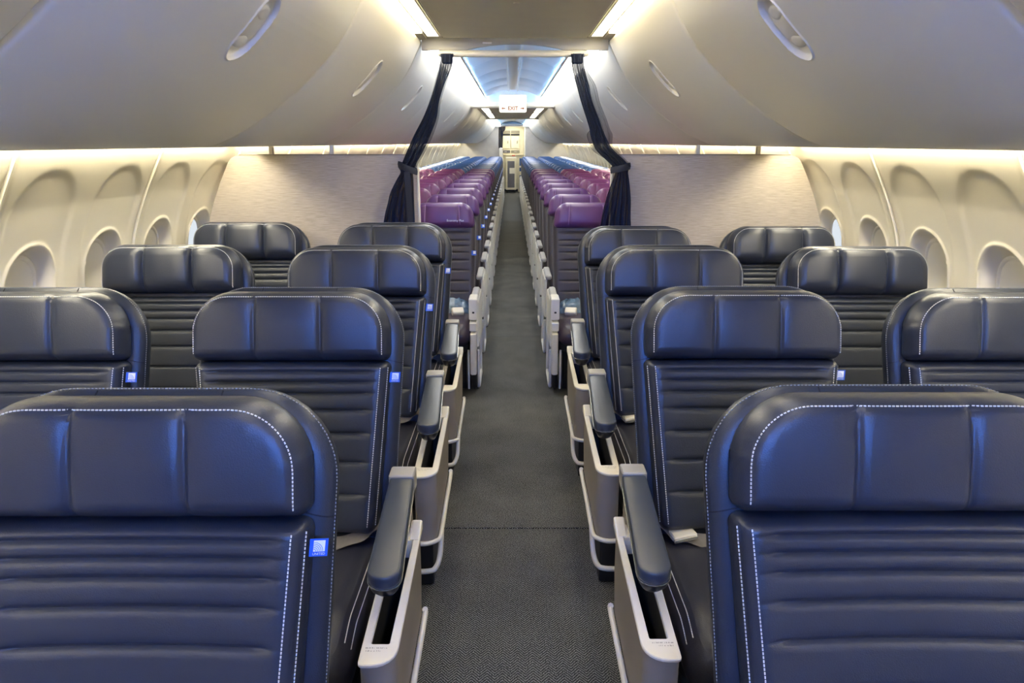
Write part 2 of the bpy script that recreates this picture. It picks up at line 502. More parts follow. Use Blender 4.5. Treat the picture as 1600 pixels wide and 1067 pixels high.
t = thing('partition_mood_light', 'blue mood light strip on top of the front partition', 'light', (0, Y0 + 0.01, 2.02))
MB().box(-0.60, 0.60, 0.0, 0.03, -0.006, 0.0, 0.002).build('housing', 'white_plastic', t)
MB().box(-0.58, 0.58, 0.0, 0.02, 0.001, 0.09, 0.006).build('lens', 'front_wash_blue', t)

# ------------------------------------------------------------------ setting: ceilings
def ceiling_part(par, name, x0, x1, y0, y1, z0, z1, m, r=0.0): return MB().box(x0, x1, y0, y1, z0, z1, r).build(name, m, par, smooth=bool(r))
ceiling = struct('ceiling', 'flat cream aisle ceiling with strip lights above the front rows')
YF = 2.25; YC = 4.33
ceiling_part(ceiling, 'centre_panel', -0.389, 0.389, YF, YC, 2.150, 2.17, 'ceiling_plastic', 0.006)
for s in (-1, 1):
    x0, x1 = sorted((s * 0.393, s * 0.475))
    ceiling_part(ceiling, 'side_panel', x0, x1, YF, YC, 2.152, 2.17, 'ceiling_plastic')
    x0, x1 = sorted((s * 0.555, s * 0.475))
    ceiling_part(ceiling, 'side_channel', x0, x1, YF, YC, 2.19, 2.20, 'ceiling_plastic')
for s in (-1, 1):
    x0, x1 = sorted((s * 0.476, s * 0.56)); ceiling_part(ceiling, 'slot_end_cap', x0, x1, 4.055, YC, 2.143, 2.19, 'ceiling_plastic')
ceiling_part(ceiling, 'end_panel', -0.56, 0.56, YF - 0.02, YF, 2.11, 2.32, 'ceiling_plastic')
spk = MB()
spk.loft([[(0.0 + r * math.cos(a * math.pi / 12), 3.24 + r * math.sin(a * math.pi / 12), z) for a in range(24)] for r, z in ((0.013, 2.150), (0.012, 2.146), (0.006, 2.145))], cap=True)
spk.build('ceiling_sensor', 'cream', ceiling)
for s in (-1, 1):
    nm = 'left' if s < 0 else 'right'
    t = thing('ceiling_strip_light', 'long white strip light in the front ceiling, %s of the aisle' % nm, 'light', (s * 0.43, 3.25, 2.15), 'strip lights in the front ceiling')
    MB().box(-0.028, 0.028, -0.96, 0.94, -0.004, 0.0, 0.003).build('lens', 'strip_glow', t)
    MB().box(-0.033, -0.029, -0.965, 0.945, -0.007, 0.0).build('lens_rim', 'ceiling_plastic', t, smooth=False)
    MB().box(0.029, 0.033, -0.965, 0.945, -0.007, 0.0).build('lens_rim', 'ceiling_plastic', t, smooth=False)
    t = thing('ceiling_edge_light', 'warm light slot between front ceiling and %s overhead bins' % nm, 'light', (s * 0.522, 3.25, 2.146), 'light slots along the bins')
    MB().add([(0, -0.98, 0.0), (0, 0.80, 0.0), (0, 0.80, 0.036), (0, -0.98, 0.036)], [(0, 1, 2, 3)]).build('lens', 'edge_glow', t, smooth=False, fixn=False)
    MB().box(min(s * 0.006, s * 0.03), max(s * 0.006, s * 0.03), -0.98, 0.80, 0.0, 0.040).build('channel_wall', 'cream', t, smooth=False)

def vault(name, label, ya, yb, zc, ze, hw, white, blue, seams, blue_down=None, group=None, close_front=True):
    """arched ceiling with cove lights on both sides"""
    st = struct(name, label)
    nX = 20; L = yb - ya
    edges = [ya + L * k / seams for k in range(seams + 1)]
    def zz(x): return ze + (zc - ze) * (1 - (abs(x) / hw) ** 2.2)
    for a, c in zip(edges, edges[1:]):
        for s in (-1, 1):
            pts = []
            for y in (a, a + 0.006, a + 0.012, c - 0.012, c - 0.006, c):
                off = 0.010 if y in (a, c) else (0.003 if y in (a + 0.006, c - 0.006) else 0)
                pts.append([(s * (0.062 + (hw - 0.062) * i / nX), y, zz(0.062 + (hw - 0.062) * i / nX) + off) for i in range(nX + 1)])
            MB().grid(pts, flip=(s < 0)).build('vault_panel', 'vault_plastic', st, fixn=False)
    MB().box(-0.056, 0.056, ya, yb, zc + 0.004, zc + 0.012).build('centre_channel', 'vault_plastic', st, smooth=False)
    for s in (-1, 1):
        MB().box(s * 0.058 - 0.007, s * 0.058 + 0.007, ya, yb, zc - 0.020, zc + 0.01).build('centre_rail', 'white_plastic', st, smooth=False)
    for k in range(6):
        y = ya + L * (k + 0.5) / 6
    for y, n in (((ya, 'end_panel'),) if close_front else ()) + ((yb, 'end_panel'),):
        for s in (-1, 1):
            x0, x1 = sorted((s * hw, s * 0.58)); MB().box(x0, x1, y - 0.004, y + 0.004, ze - 0.07, ze + 0.05).build('end_closer', 'vault_plastic', st, smooth=False)
        pts = [[(x, y, ze - 0.06) for x in [-hw + 2 * hw * i / 24 for i in range(25)]], [(x, y, zz(x) + 0.02) for x in [-hw + 2 * hw * i / 24 for i in range(25)]]]
        MB().grid(pts).build(n, 'vault_plastic', st, fixn=False)
    for s in (-1, 1):
        nm = 'left' if s < 0 else 'right'
        t = thing('cove_light', 'glowing %s cove light strip along %s' % (nm, group), 'light', (s * hw, (ya + yb) / 2, ze - 0.02), 'cove lights of the arched ceilings')
        def bx(x0, x1, z0, z1, nm_, m_, r=0.0):
            MB().box(min(s * x0, s * x1), max(s * x0, s * x1), -L / 2 + 0.01, L / 2 - 0.01, z0, z1, r).build(nm_, m_, t, smooth=bool(r))
        bx(0.012, 0.175, 0.0, 0.006, 'white_lens', white, 0.002)
        bx(-0.004, 0.18, 0.0061, 0.014, 'tray', 'white_plastic')
        bx(-0.004, 0.011, -0.004, 0.006, 'lip', 'white_plastic')
        bx(0.004, 0.020, 0.0145, 0.026, 'blue_lens', blue, 0.002)
        if blue_down: bx(-0.05, -0.006, -0.004, 0.006, 'blue_down_lens', blue_down, 0.002)
    return st
vault('ceiling_front', 'arched ceiling with blue cove light over the first rows', Y0, YF - 0.03, 2.27, 2.17, 0.36, 'front_white', 'front_blue', 4, group='the ceiling over the first row')
vault('ceiling_middle', 'arched white ceiling with blue cove light behind the curtain', 4.40, 10.05, 2.26, 2.17, 0.345, 'cove_white', 'cove_blue', 6, group='the arched ceiling behind the curtain', close_front=False)
vault('ceiling_rear', 'second arched ceiling near the rear galley', 15.7, 24.0, 2.24, 2.15, 0.345, 'cove_white', 'cove_blue', 8, group='the arched ceiling by the rear galley')
ce = struct('ceiling_exit', 'flat grey ceiling behind the exit sign')
ceiling_part(ce, 'flat_panel', -0.56, 0.56, 10.05, 15.7, 2.085, 2.11, 'ceiling_plastic', 0.01)
ceiling_part(ce, 'edge_beam', -0.56, 0.56, 9.98, 10.16, 2.035, 2.11, 'cream', 0.03)
ceiling_part(ce, 'edge_beam', -0.56, 0.56, 15.6, 15.75, 2.06, 2.11, 'cream', 0.03)
for s in (-1, 1):
    for y in (11.7, 14.3):  # short lamps stretched and doubled along the section, added length brightens the bins
        t = thing('exit_ceiling_light', 'lengthened white ceiling lamp beyond the exit sign, %s side, %s one' % ('left' if s < 0 else 'right', 'nearer' if y < 13 else 'farther'), 'light', (s * 0.40, y, 2.085), 'lamps in the flat ceiling')
        MB().box(-0.05, 0.05, -1.1, 1.1, -0.006, 0.0, 0.02).build('lens', 'strip_glow', t)
        MB().box(-0.06, 0.06, -1.12, 1.12, -0.003, 0.0, 0.02).build('rim', 'cream', t)
# header with arched opening
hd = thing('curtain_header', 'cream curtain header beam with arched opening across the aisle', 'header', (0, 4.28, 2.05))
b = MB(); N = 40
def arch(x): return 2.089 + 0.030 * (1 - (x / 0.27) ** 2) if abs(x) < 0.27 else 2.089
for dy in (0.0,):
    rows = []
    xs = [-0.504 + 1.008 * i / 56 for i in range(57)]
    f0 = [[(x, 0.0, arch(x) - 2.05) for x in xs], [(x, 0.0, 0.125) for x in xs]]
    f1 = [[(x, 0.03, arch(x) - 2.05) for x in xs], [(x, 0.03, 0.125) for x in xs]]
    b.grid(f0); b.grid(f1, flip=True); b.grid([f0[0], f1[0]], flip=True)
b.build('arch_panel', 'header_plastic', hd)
bm_ = MB()
prof = [(0.0, 0.010), (0.008, 0.002), (0.03, 0.0), (0.055, 0.004), (0.062, 0.016), (0.055, 0.030), (0.03, 0.036), (0.008, 0.032), (-0.002, 0.02)]
secs = []
for x, k in ((-0.415, 0.55), (-0.408, 0.85), (-0.39, 1), (0.37, 1), (0.388, 0.85), (0.395, 0.55)):
    secs.append([(x, -0.045 + (p[0] - 0.03) * k + 0.03, 0.018 + (p[1] - 0.018) * k) for p in prof])
bm_.loft(secs).build('beam', 'ceiling_plastic', hd)
MB().box(-0.175, -0.125, -0.008, 0.0, 0.070, 0.078, 0.003).build('name_plate', 'cream', hd)

# ------------------------------------------------------------------ overhead bins
BP = [(1.515, 1.612), (1.36, 1.596), (1.22, 1.590), (1.13, 1.590), (1.06, 1.602), (0.943, 1.658), (0.785, 1.766), (0.66, 1.878), (0.585, 1.97), (0.530, 2.07), (0.512, 2.108), (0.506, 2.125), (0.515, 2.138), (0.56, 2.142)]
bprof = cr_interp(BP, 4)
def bnorm(i):
    a = bprof[max(i - 1, 0)]; c = bprof[min(i + 1, len(bprof) - 1)]
    t = Vector((c[0] - a[0], c[1] - a[1])).normalized(); return Vector((-t.y, t.x)) * -1   # pointing outwards of the bin body fixed below
BLEN = 1.52
_bl = [0.0]
for p, q in zip(bprof, bprof[1:]): _bl.append(_bl[-1] + math.hypot(q[0] - p[0], q[1] - p[1]))
def bpos(t):
    """point and inward normal of the bin profile at arc length t"""
    t = max(0.0, min(_bl[-1] - 1e-6, t)); i = 0
    while _bl[i + 1] < t: i += 1
    k = (t - _bl[i]) / (_bl[i + 1] - _bl[i]); p, q = bprof[i], bprof[i + 1]
    def nm(j):
        n = bnorm(j); inn = Vector((1.15 - bprof[j][0], 1.98 - bprof[j][1])); return n if n.dot(inn) > 0 else -n
    n = (nm(i) * (1 - k) + nm(i + 1) * k).normalized()
    return Vector((p[0] + (q[0] - p[0]) * k, p[1] + (q[1] - p[1]) * k)), n
LT = min(range(len(bprof)), key=lambda i: abs(bprof[i][0] - 0.652) + (1 if bprof[i][1] < 1.7 else 0)); LT = _bl[LT]
LHU, LHV = 0.100, 0.060
def latch_sd(u, v): return math.hypot(max(abs(u) - (LHU - LHV), 0), v) - LHV
def latch_off(u, v):
    """inward offset of the latch recess"""
    d = latch_sd(u, v)
    h = 0.011 * (1 - sstep(-0.0075, 0.0, d)) - 0.0036 * math.exp(-((d - 0.0015) / 0.0024) ** 2)
    for cu in (0.066, -0.066):
        h += 0.012 * (1 - sstep(0.35, 1.0, math.hypot((u - cu) / 0.030, v / 0.042)))
    return h
def bin_door_mesh(side):
    ends = [(0.001, 0.030), (0.002, 0.016), (0.006, 0.008), (0.013, 0.003), (0.024, 0.0)]
    Y = list(ends) + [(BLEN / 2 - 0.08, 0.0)] + [(BLEN / 2 + (k - 28) * 0.0026, 0.0) for k in range(57)] + [(BLEN / 2 + 0.08, 0.0)] + [(BLEN - y, o) for y, o in ends[::-1]]
    T = sorted([t for t in _bl if abs(t - LT) > 0.115] + [LT + (k - 50) * 0.0022 for k in range(101)])
    F = [bpos(t) for t in T]; rows = []
    for y, off in Y:
        r = []
        for t, (p, n) in zip(T, F):
            o = off
            if abs(t - LT) < 0.112 and abs(y - BLEN / 2) < 0.074: o += latch_off(t - LT, y - BLEN / 2)
            r.append((side * (p.x + n.x * o), y, p.y + n.y * o))
        rows.append(r)
    return MB().grid(rows, flip=(side > 0)).mesh('bin_door', 'bin_plastic', True, 50)
def latch_meshes(side):
    """the latch bar in the recess and its two finger pads"""
    def P(u, v, h):
        p, n = bpos(LT + u); return (side * (p.x - n.x * h), v, p.y - n.y * h)
    bar = MB(); rings = []
    for k, h in ((1.0, -0.0125), (0.97, -0.008), (0.85, -0.006)):
        rings.append([P(0.036 * k * x, 0.050 * k * y, h) for x, y in rrect(-1, 1, -1, 1, 0.35, 4)])
    bar.loft(rings, cap=True)
    pads = []
    for cu in (0.046, -0.046):
        rg = []; pad = MB()
        for k, h in ((1.0, -0.011), (0.85, -0.0055), (0.5, -0.004), (0.05, -0.0035)):
            rg.append([P(cu + 0.022 * k * math.cos(q * math.pi / 10), 0.036 * k * math.sin(q * math.pi / 10), h) for q in range(20)])
        pads.append(pad.loft(rg, cap=False).mesh('pull', 'bin_plastic', True, 50))
    return bar.mesh('latch', 'bin_plastic', True, 40), pads
for side, sname in ((-1, 'left'), (1, 'right')):
    dme = bin_door_mesh(side); pme, pull_mes = latch_meshes(side)
    for k in range(-1, 16):
        y = -0.29 + BLEN * k
        n = k
        if y + BLEN > 24.2: break
        t = thing('overhead_bin', 'cream overhead bin over the %s seats, %s' % (sname, 'foremost of its row' if k < 0 else ('directly ahead of the curtain' if k == 2 else '%s counted from the front' % ORD[k + 1])), 'overhead bin', (0, y, 0), 'overhead bins')
        place(dme, 'bin_door', t)
        l = place(pme, 'latch', t, (0, BLEN / 2, 0))
        for q in pull_mes: place(q, 'pull', l)
        # service strip under the bin, towards the wall
        b = MB(); b.box(min(side * 1.40, side * 1.50), max(side * 1.40, side * 1.50), 0.01, BLEN - 0.01, 1.584, 1.60, 0.006); b.build('service_strip', 'bin_plastic', t)
    lamp_y = (-1.6, 24.0)
    t = thing('wall_wash_light', 'bright light line above the windows under the %s overhead bins' % sname, 'light', (side * 1.548, 0, 1.618), 'wall wash lights')
    segs = [(-1.6, 1.20), (1.26, 4.24), (4.36, 9.9), (10.0, 23.9)]
    for a, c in segs:
        MB().box(-0.016, 0.016, a, c, 0.0, 0.008, 0.002).build('lens', 'wall_glow', t)
    MB().box(-0.05, 0.05, -1.6, 23.9, 0.010, 0.016).build('housing', 'bin_plastic', t, smooth=False)

# ------------------------------------------------------------------ bulkhead partitions
BY = 4.30
for side, sname in ((-1, 'left'), (1, 'right')):
    t = thing('bulkhead_partition', 'taupe textured bulkhead partition behind the %s front rows' % sname, 'partition', (0, BY, 0), 'bulkhead partitions')
    o = [(0.555, 0.02), (0.555, 1.535)]
    top = []
    for k in range(9):
        pass
    outl = [(0.555, 0.015), (0.555, 1.537)]
    zs = [1.537 - 0.0 * k for k in range(1)]
    wl = [(wallx(z) - 0.012, z) for z in [0.015 + (1.500 - 0.015) * k / 14 for k in range(15)]]
    cx = wallx(1.53) - 0.06
    corner = [(cx, 1.537), (cx + 0.022, 1.533), (wallx(1.515) - 0.018, 1.519)]
    ol = outl + corner + wl[::-1]
    r0 = [(side * x, 0.0, z) for x, z in ol]; r1 = [(side * x, 0.028, z) for x, z in ol]
    b = MB(); b.loft([r0, r1], cap=True); b.build('panel', 'laminate', t, smooth=False)
    MB().box(min(side * 0.543, side * 0.555), max(side * 0.543, side * 0.555), -0.006, 0.034, 0.01, 1.537, 0.004).build('edge_trim', 'cream', t)
    MB().box(min(side * 0.545, side * cx), max(side * 0.545, side * cx), -0.004, 0.032, 1.5371, 1.543, 0.001).build('top_trim', 'taupe', t)
    # stand-offs closing the gap up to the bin
    for x in (1.02, 1.36):
        MB().box(min(side * x, side * (x + 0.02)), max(side * x, side * (x + 0.02)), 0.0, 0.03, 1.543, 1.592).build('bracket', 'cream', t, smooth=False)

# ------------------------------------------------------------------ curtains
def unproj(px, py, Y):
    F, th = 1160.0, math.radians(15); c, s = math.cos(th), math.sin(th)
    u = (px - 800) / F; v = (py - 533.5) / F; dy = c - v * s
    return (-0.02 + Y * (u / dy + 0.00087), 1.606 + Y * (-s - v * c) / dy)
CL = [(84, 689, 708), (106, 686.6, 706), (133, 680, 694.5), (159, 672, 686.6), (185, 661.7, 682.7), (211, 648.5, 673.5), (237, 636.7, 661.7), (253, 630, 652.5), (261, 624.5, 649), (269, 627, 646), (281, 621, 647), (300, 612, 648), (316, 608, 648.5), (345, 601, 649), (420, 590, 650), (560, 580, 650)]
CRt = [(84, 892, 912), (106, 894, 913), (133, 901, 920), (159, 908, 926), (185, 916, 936), (201, 920.7, 941), (211, 922, 945), (227, 927, 953), (237, 933, 961), (251, 948, 976), (261, 957, 983), (269, 961, 981), (290, 953.5, 983.7), (316, 945.6, 986), (353, 937.7, 986), (420, 930, 990), (560, 925, 1000)]
def curtain_mesh(name, tab, Yc, m, folds, amp, x_shift=0.0, z_max=9, widen=0.0, phase=0.0):
    K = []
    for py, a, c in tab:
        xa, z = unproj(a, py, Yc); xc, _ = unproj(c, py, Yc); K.append((z, xa, xc))
    K = cr_interp(K, 5)
    rows = []; nU = 64
    for z, xa, xc in K:
        if z > z_max: continue
        r = []
        wdt = xc - xa
        for i in range(nU + 1):
            u = i / nU
            ph = 2 * math.pi * folds * u + phase + 1.5 * math.sin(z * 3.0 + phase)
            x = xa + x_shift + wdt * (u + widen * (u - 0.5)) + 0.12 * wdt / folds * math.sin(2 * ph + 0.7)
            y = Yc + amp * min(1.0, wdt / 0.09) * math.sin(ph) + 0.3 * amp * math.sin(2.3 * ph + z * 5)
            r.append((x, y, z))
        rows.append(r)
    return MB().grid(rows).mesh(name, m, True, 80)
YCU = 4.215
for side, sname, tab in ((-1, 'left', CL), (1, 'right', CRt)):
    t = thing('curtain', 'dark navy sheer curtain tied back on the %s of the aisle' % sname, 'curtain', (0, 0, 0), 'aisle curtains')
    place(curtain_mesh('fabric', tab, YCU, 'curtain_dense', 5, 0.020), 'fabric', t)
    sheer_tab = [(py, a - (1.5 if side < 0 else -1), c + (2 if side < 0 else (11 if 120 < py < 215 else 3))) for py, a, c in tab if py < 262]
    if side > 0: sheer_tab = [(py, a - (7 if 205 < py < 245 else 0), c) for py, a, c in sheer_tab]
    place(curtain_mesh('sheer_layer', sheer_tab, YCU - 0.03, 'curtain_sheer', 3, 0.012, phase=1.0), 'sheer_layer', t)
    # tie-back strap
    py = 262; a, c = (624, 650) if side < 0 else (956, 983)
    xa, z = unproj(a, py, YCU); xc, _ = unproj(c, py, YCU)
    ring = []; tilt = -0.020 if side < 0 else 0.012
    b = MB(); rings = []
    for k in range(25):
        an = 2 * math.pi * k / 24; ex = (xc - xa) / 2 + 0.006
        px_ = (xa + xc) / 2 + ex * math.cos(an); py_ = YCU + 0.045 * math.sin(an); zz_ = z + tilt * math.cos(an)
        rings.append([(px_, py_, zz_ - 0.020), (px_ + 0.003 * math.cos(an), py_ + 0.003 * math.sin(an), zz_), (px_, py_, zz_ + 0.016)])
    b.grid(rings).build('tieback', 'tie', t)
    if side < 0:
        x2, z2 = unproj(633, 268, YCU); b = MB()
        b.grid([[(x2 + 0.002 * k, YCU - 0.05 - 0.003 * math.sin(k), z2 - 0.05 * k), (x2 + 0.034 + 0.002 * k, YCU - 0.052, z2 - 0.05 * k)] for k in range(12)]).build('strap_end', 'tie', t)
    # heading tape with hooks under the header
    xa, z = unproj(tab[0][1], 84, YCU); xc, _ = unproj(tab[0][2], 84, YCU)
    MB().box(xa + 0.004, xc - 0.004, YCU - 0.022, YCU + 0.022, z - 0.050, z, 0.010).build('heading_tape', 'tie', t)

# ------------------------------------------------------------------ first class seats
REC = math.radians(14.0)
def back_map(s0, d0, x0=0.0, rec=REC):
    sn, cs = math.sin(rec), math.cos(rec)
    def mp(x, d, s):
        S = s + s0; D = d + d0
        bend = 0.0
        return (x + x0, -0.79 * sn + S * sn - D * cs, 0.42 + S * cs + D * sn)
    return mp
NB = (0, -math.cos(REC), math.sin(REC))
def vgroove(xs, A, wd=0.006):
    def g(x, z): return sum(A * math.exp(-((x - c) / wd) ** 2) + A * 0.7 * math.exp(-((x - c) / (wd * 3.2)) ** 2) for c in xs)
    return g
HSEAM = [0.030, 0.060, 0.093, 0.142, 0.208, 0.292, 0.385]
shell_p = Pillow(0.635, 0.775, 0.165, 0.03, 0.028, 0.055, 0.034, taper=0.045)
shell_mp = back_map(0.015, 0.0)
PADH = 0.506
def pad_groove(x, z):
    hb = pad_p.base(z); fade = 1 - sstep(hb - 0.062, hb - 0.046, abs(x))
    g = 0.0
    for q in HSEAM:
        dz = z - (PADH - q); g += 0.0070 * math.exp(-(dz / 0.0042) ** 2) + (0.0022 * math.exp(-(dz / 0.013) ** 2))
    g *= fade
    g += 0.004 * math.exp(-((abs(x) - (hb - 0.019)) / 0.004) ** 2)          # channel between the two stitched lines
    return g
pad_p = Pillow(0.572, PADH, 0.022, 0.03, 0.050, 0.01, 0.026, taper=0.040, bolster=0.034)
pad_p.groove = pad_groove
pad_mp = back_map(0.065, 0.034)
HRH = 0.204
head_p = Pillow(0.576, HRH, 0.120, 0.026, 0.070, 0.02, 0.034, groove=vgroove((-0.095, 0.095), 0.006), crown=0.010)
head2_p = Pillow(0.576, HRH, 0.105, 0.032, 0.076, 0.02, 0.050, groove=vgroove((-0.100, 0.100), 0.014, 0.007), crown=0.012)
HS0 = 0.571
head_mp = back_map(HS0, 0.038)
shell_me = shell_p.mesh('back_shell', 'leather_shell', shell_mp)
pad_me = pad_p.mesh('back_cushion', 'leather', pad_mp, xc=(), zc=[PADH - q for q in HSEAM], nx=26, nz=20)
head_me = head_p.mesh('headrest', 'leather', head_mp, xc=(-0.095, 0.095), nx=22, nz=16)
head2_me = head2_p.mesh('headrest', 'leather', head_mp, xc=(-0.100, 0.100), nx=22, nz=16)
def outline_pts(p, inset, z0, step=0.008):
    """from the lower left up over the top to the lower right at a given inset"""
    pts = []; z = z0; zt = p.H - inset
    while z < p.H - p.rt: pts.append((-(p.base(z) - inset), z)); z += step
    r = p.rt - inset
    for k in range(13):
        a = math.pi - k / 12 * math.pi / 2
        zc_ = p.H - p.rt + r * math.sin(a); pts.append((-(p.base(zc_) - p.rt) + r * math.cos(a), zc_))
    xr = p.base(p.H) - p.rt; x = -xr + step
    while x < xr: pts.append((x, zt)); x += step
    left = pts[:]
    n = len([q for q in pts if q[0] <= -xr + 1e-6])
    pts += [(-x, z) for x, z in pts[:n]][::-1]
    return pts
def surf_line(b, p, mp, pts, lift=0.0004, **kw):
    P = [mp(x, p.depth(x, z) + lift, z) for x, z in pts]
    def nrm(i):
        x, z = pts[min(i, len(pts) - 1)]; e = 0.002
        a = Vector(mp(x + e, p.depth(x + e, z), z)) - Vector(mp(x - e, p.depth(x - e, z), z))
        c = Vector(mp(x, p.depth(x, z + e), z + e)) - Vector(mp(x, p.depth(x, z - e), z - e))
        n = a.cross(c); return n if n.y < 0 else -n
    stitches(b, P, nrm, **kw)
b = MB(); surf_line(b, head_p, head_mp, outline_pts(head_p, 0.018, 0.022)); head_st = b.mesh('stitching', 'thread', False)
b = MB(); surf_line(b, head2_p, head_mp, outline_pts(head2_p, 0.020, 0.022)); head2_st = b.mesh('stitching', 'thread', False)
b = MB()
for sg in (-1, 1):
    for ins in (0.005, 0.024):
        surf_line(b, pad_p, pad_mp, [(sg * (pad_p.base(z) - ins), z) for z in [0.03 + 0.008 * k for k in range(58)] if z < PADH - 0.008])
pad_st = b.mesh('stitching', 'thread', False)
b = MB(); surf_line(b, shell_p, shell_mp, outline_pts(shell_p, 0.0012, 0.04), dash=0.0035, gap=0.003, wd=0.0009); shell_st = b.mesh('stitching', 'thread_grey', False)
# shell cross seams (dark)
b = MB()
for x in (-0.11, 0.11): surf_line(b, shell_p, shell_mp, [(x, shell_p.H - 0.03 + 0.004 * k) for k in range(7)], dash=0.006, gap=0.0, wd=0.0012)
for sg in (-1, 1):
    z = shell_p.H - 0.215
    surf_line(b, shell_p, shell_mp, [(sg * (shell_p.base(z) - 0.05 + 0.004 * k), z - 0.001 * k) for k in range(12)], dash=0.006, gap=0.0, wd=0.0014)
shell_seam = b.mesh('shell_seam', 'thread_dark', False)

# seat cushion
def cush_map(x, d, s):
    # s runs from the front edge (0) to the back (0.56); front edge falls over
    y = -0.735 + s
    drop = 0.040 * (1 - sstep(0.0, 0.16, s)) 
    return (x, y, 0.415 + d - drop - 0.02 * s)
cush_p = Pillow(0.52, 0.56, 0.03, 0.075, 0.075, 0.075, 0.060, bolster=0.0, crown=-0.006)
cush_me = cush_p.mesh('seat_cushion', 'leather_cushion', cush_map)
b = MB()
for sg in (-1, 1):
    for ins in (0.010, 0.024):
        pts = [(sg * (cush_p.base(0.1) - ins), z) for z in [0.07 + 0.008 * k for k in range(60)]]
        P = [cush_map(x, cush_p.depth(x, z) + 0.0004, z) for x, z in pts]
        stitches(b, P, lambda i, sg=sg: (sg * 0.7, 0, 0.7), dash=0.0055, gap=0.0012, wd=0.0014)
cush_st = b.mesh('stitching', 'thread', False)
b = MB(); b.box(-0.255, 0.255, -0.66, -0.10, 0.24, 0.345, 0.03); base_me = b.mesh('seat_base', 'black_plastic')
b = MB(); b.box(-0.24, -0.20, -0.60, -0.20, 0.0, 0.25, 0.01); leg_me1 = b.mesh('leg', 'steel')
b = MB(); b.box(0.20, 0.24, -0.60, -0.20, 0.0, 0.25, 0.01); leg_me2 = b.mesh('leg', 'steel')
# tag with logo
def tag_parts():
    X0 = pad_p.base(PADH - 0.05) + 0.002; out = []
    mp = back_map(0.065 + PADH - 0.062, 0.064)
    b = MB(); W_, H_ = 0.030, 0.030
    def q(x, z, d): return mp(X0 - 0.006 + x + 0.10 * z, d - 0.15 * x, z)
    def quad(b, x0, x1, z0, z1, d): b.add([q(x0, z0, d), q(x1, z0, d), q(x1, z1, d), q(x0, z1, d)], [(0, 1, 2, 3)])
    b.add([q(0, 0, 0), q(W_, 0, 0), q(W_, H_, 0), q(0, H_, 0), q(0, 0, .0015), q(W_, 0, .0015), q(W_, H_, .0015), q(0, H_, .0015)],
          [(0, 3, 2, 1), (4, 5, 6, 7), (0, 1, 5, 4), (1, 2, 6, 5), (2, 3, 7, 6), (3, 0, 4, 7)])
    out.append(('tag', b.mesh('tag', 'tag_blue', False)))
    b = MB(); quad(b, 0.0065, 0.0255, 0.0082, 0.0272, 0.0018); out.append(('tag_square', b.mesh('tag_square', 'tag_white', False)))
    # quarter-globe of curved bars
    b = MB()
    for rr in (0.0035, 0.0062, 0.0089, 0.0116, 0.0142):
        a0 = [(0.0068 + rr * 1.05 * math.cos(t), 0.0085 + rr * 1.05 * math.sin(t)) for t in [math.pi / 2 * k / 8 for k in range(9)]]
        a1 = [(0.0068 + (rr + 0.0012) * 1.05 * math.cos(t), 0.0085 + (rr + 0.0012) * 1.05 * math.sin(t)) for t in [math.pi / 2 * k / 8 for k in range(9)]]
        b.grid([[q(x, z, 0.0021) for x, z in a0], [q(x, z, 0.0021) for x, z in a1]])
    out.append(('tag_emblem', b.mesh('tag_emblem', 'tag_pale', False)))
    # word under the emblem
    cu = bpy.data.curves.new('t', 'FONT'); cu.body = 'UNITED'; cu.size = 0.0058; cu.align_x = 'CENTER'
    to = bpy.data.objects.new('t', cu); me = bpy.data.meshes.new_from_object(to)
    bpy.data.objects.remove(to); bpy.data.curves.remove(cu)
    b = MB(); b.add([q(0.016 + v.co.x, 0.0025 + v.co.y, 0.0020) for v in me.vertices], [tuple(p.vertices) for p in me.polygons])
    out.append(('tag_word', b.mesh('tag_word', 'tag_white', False)))
    return out
TAG = tag_parts()

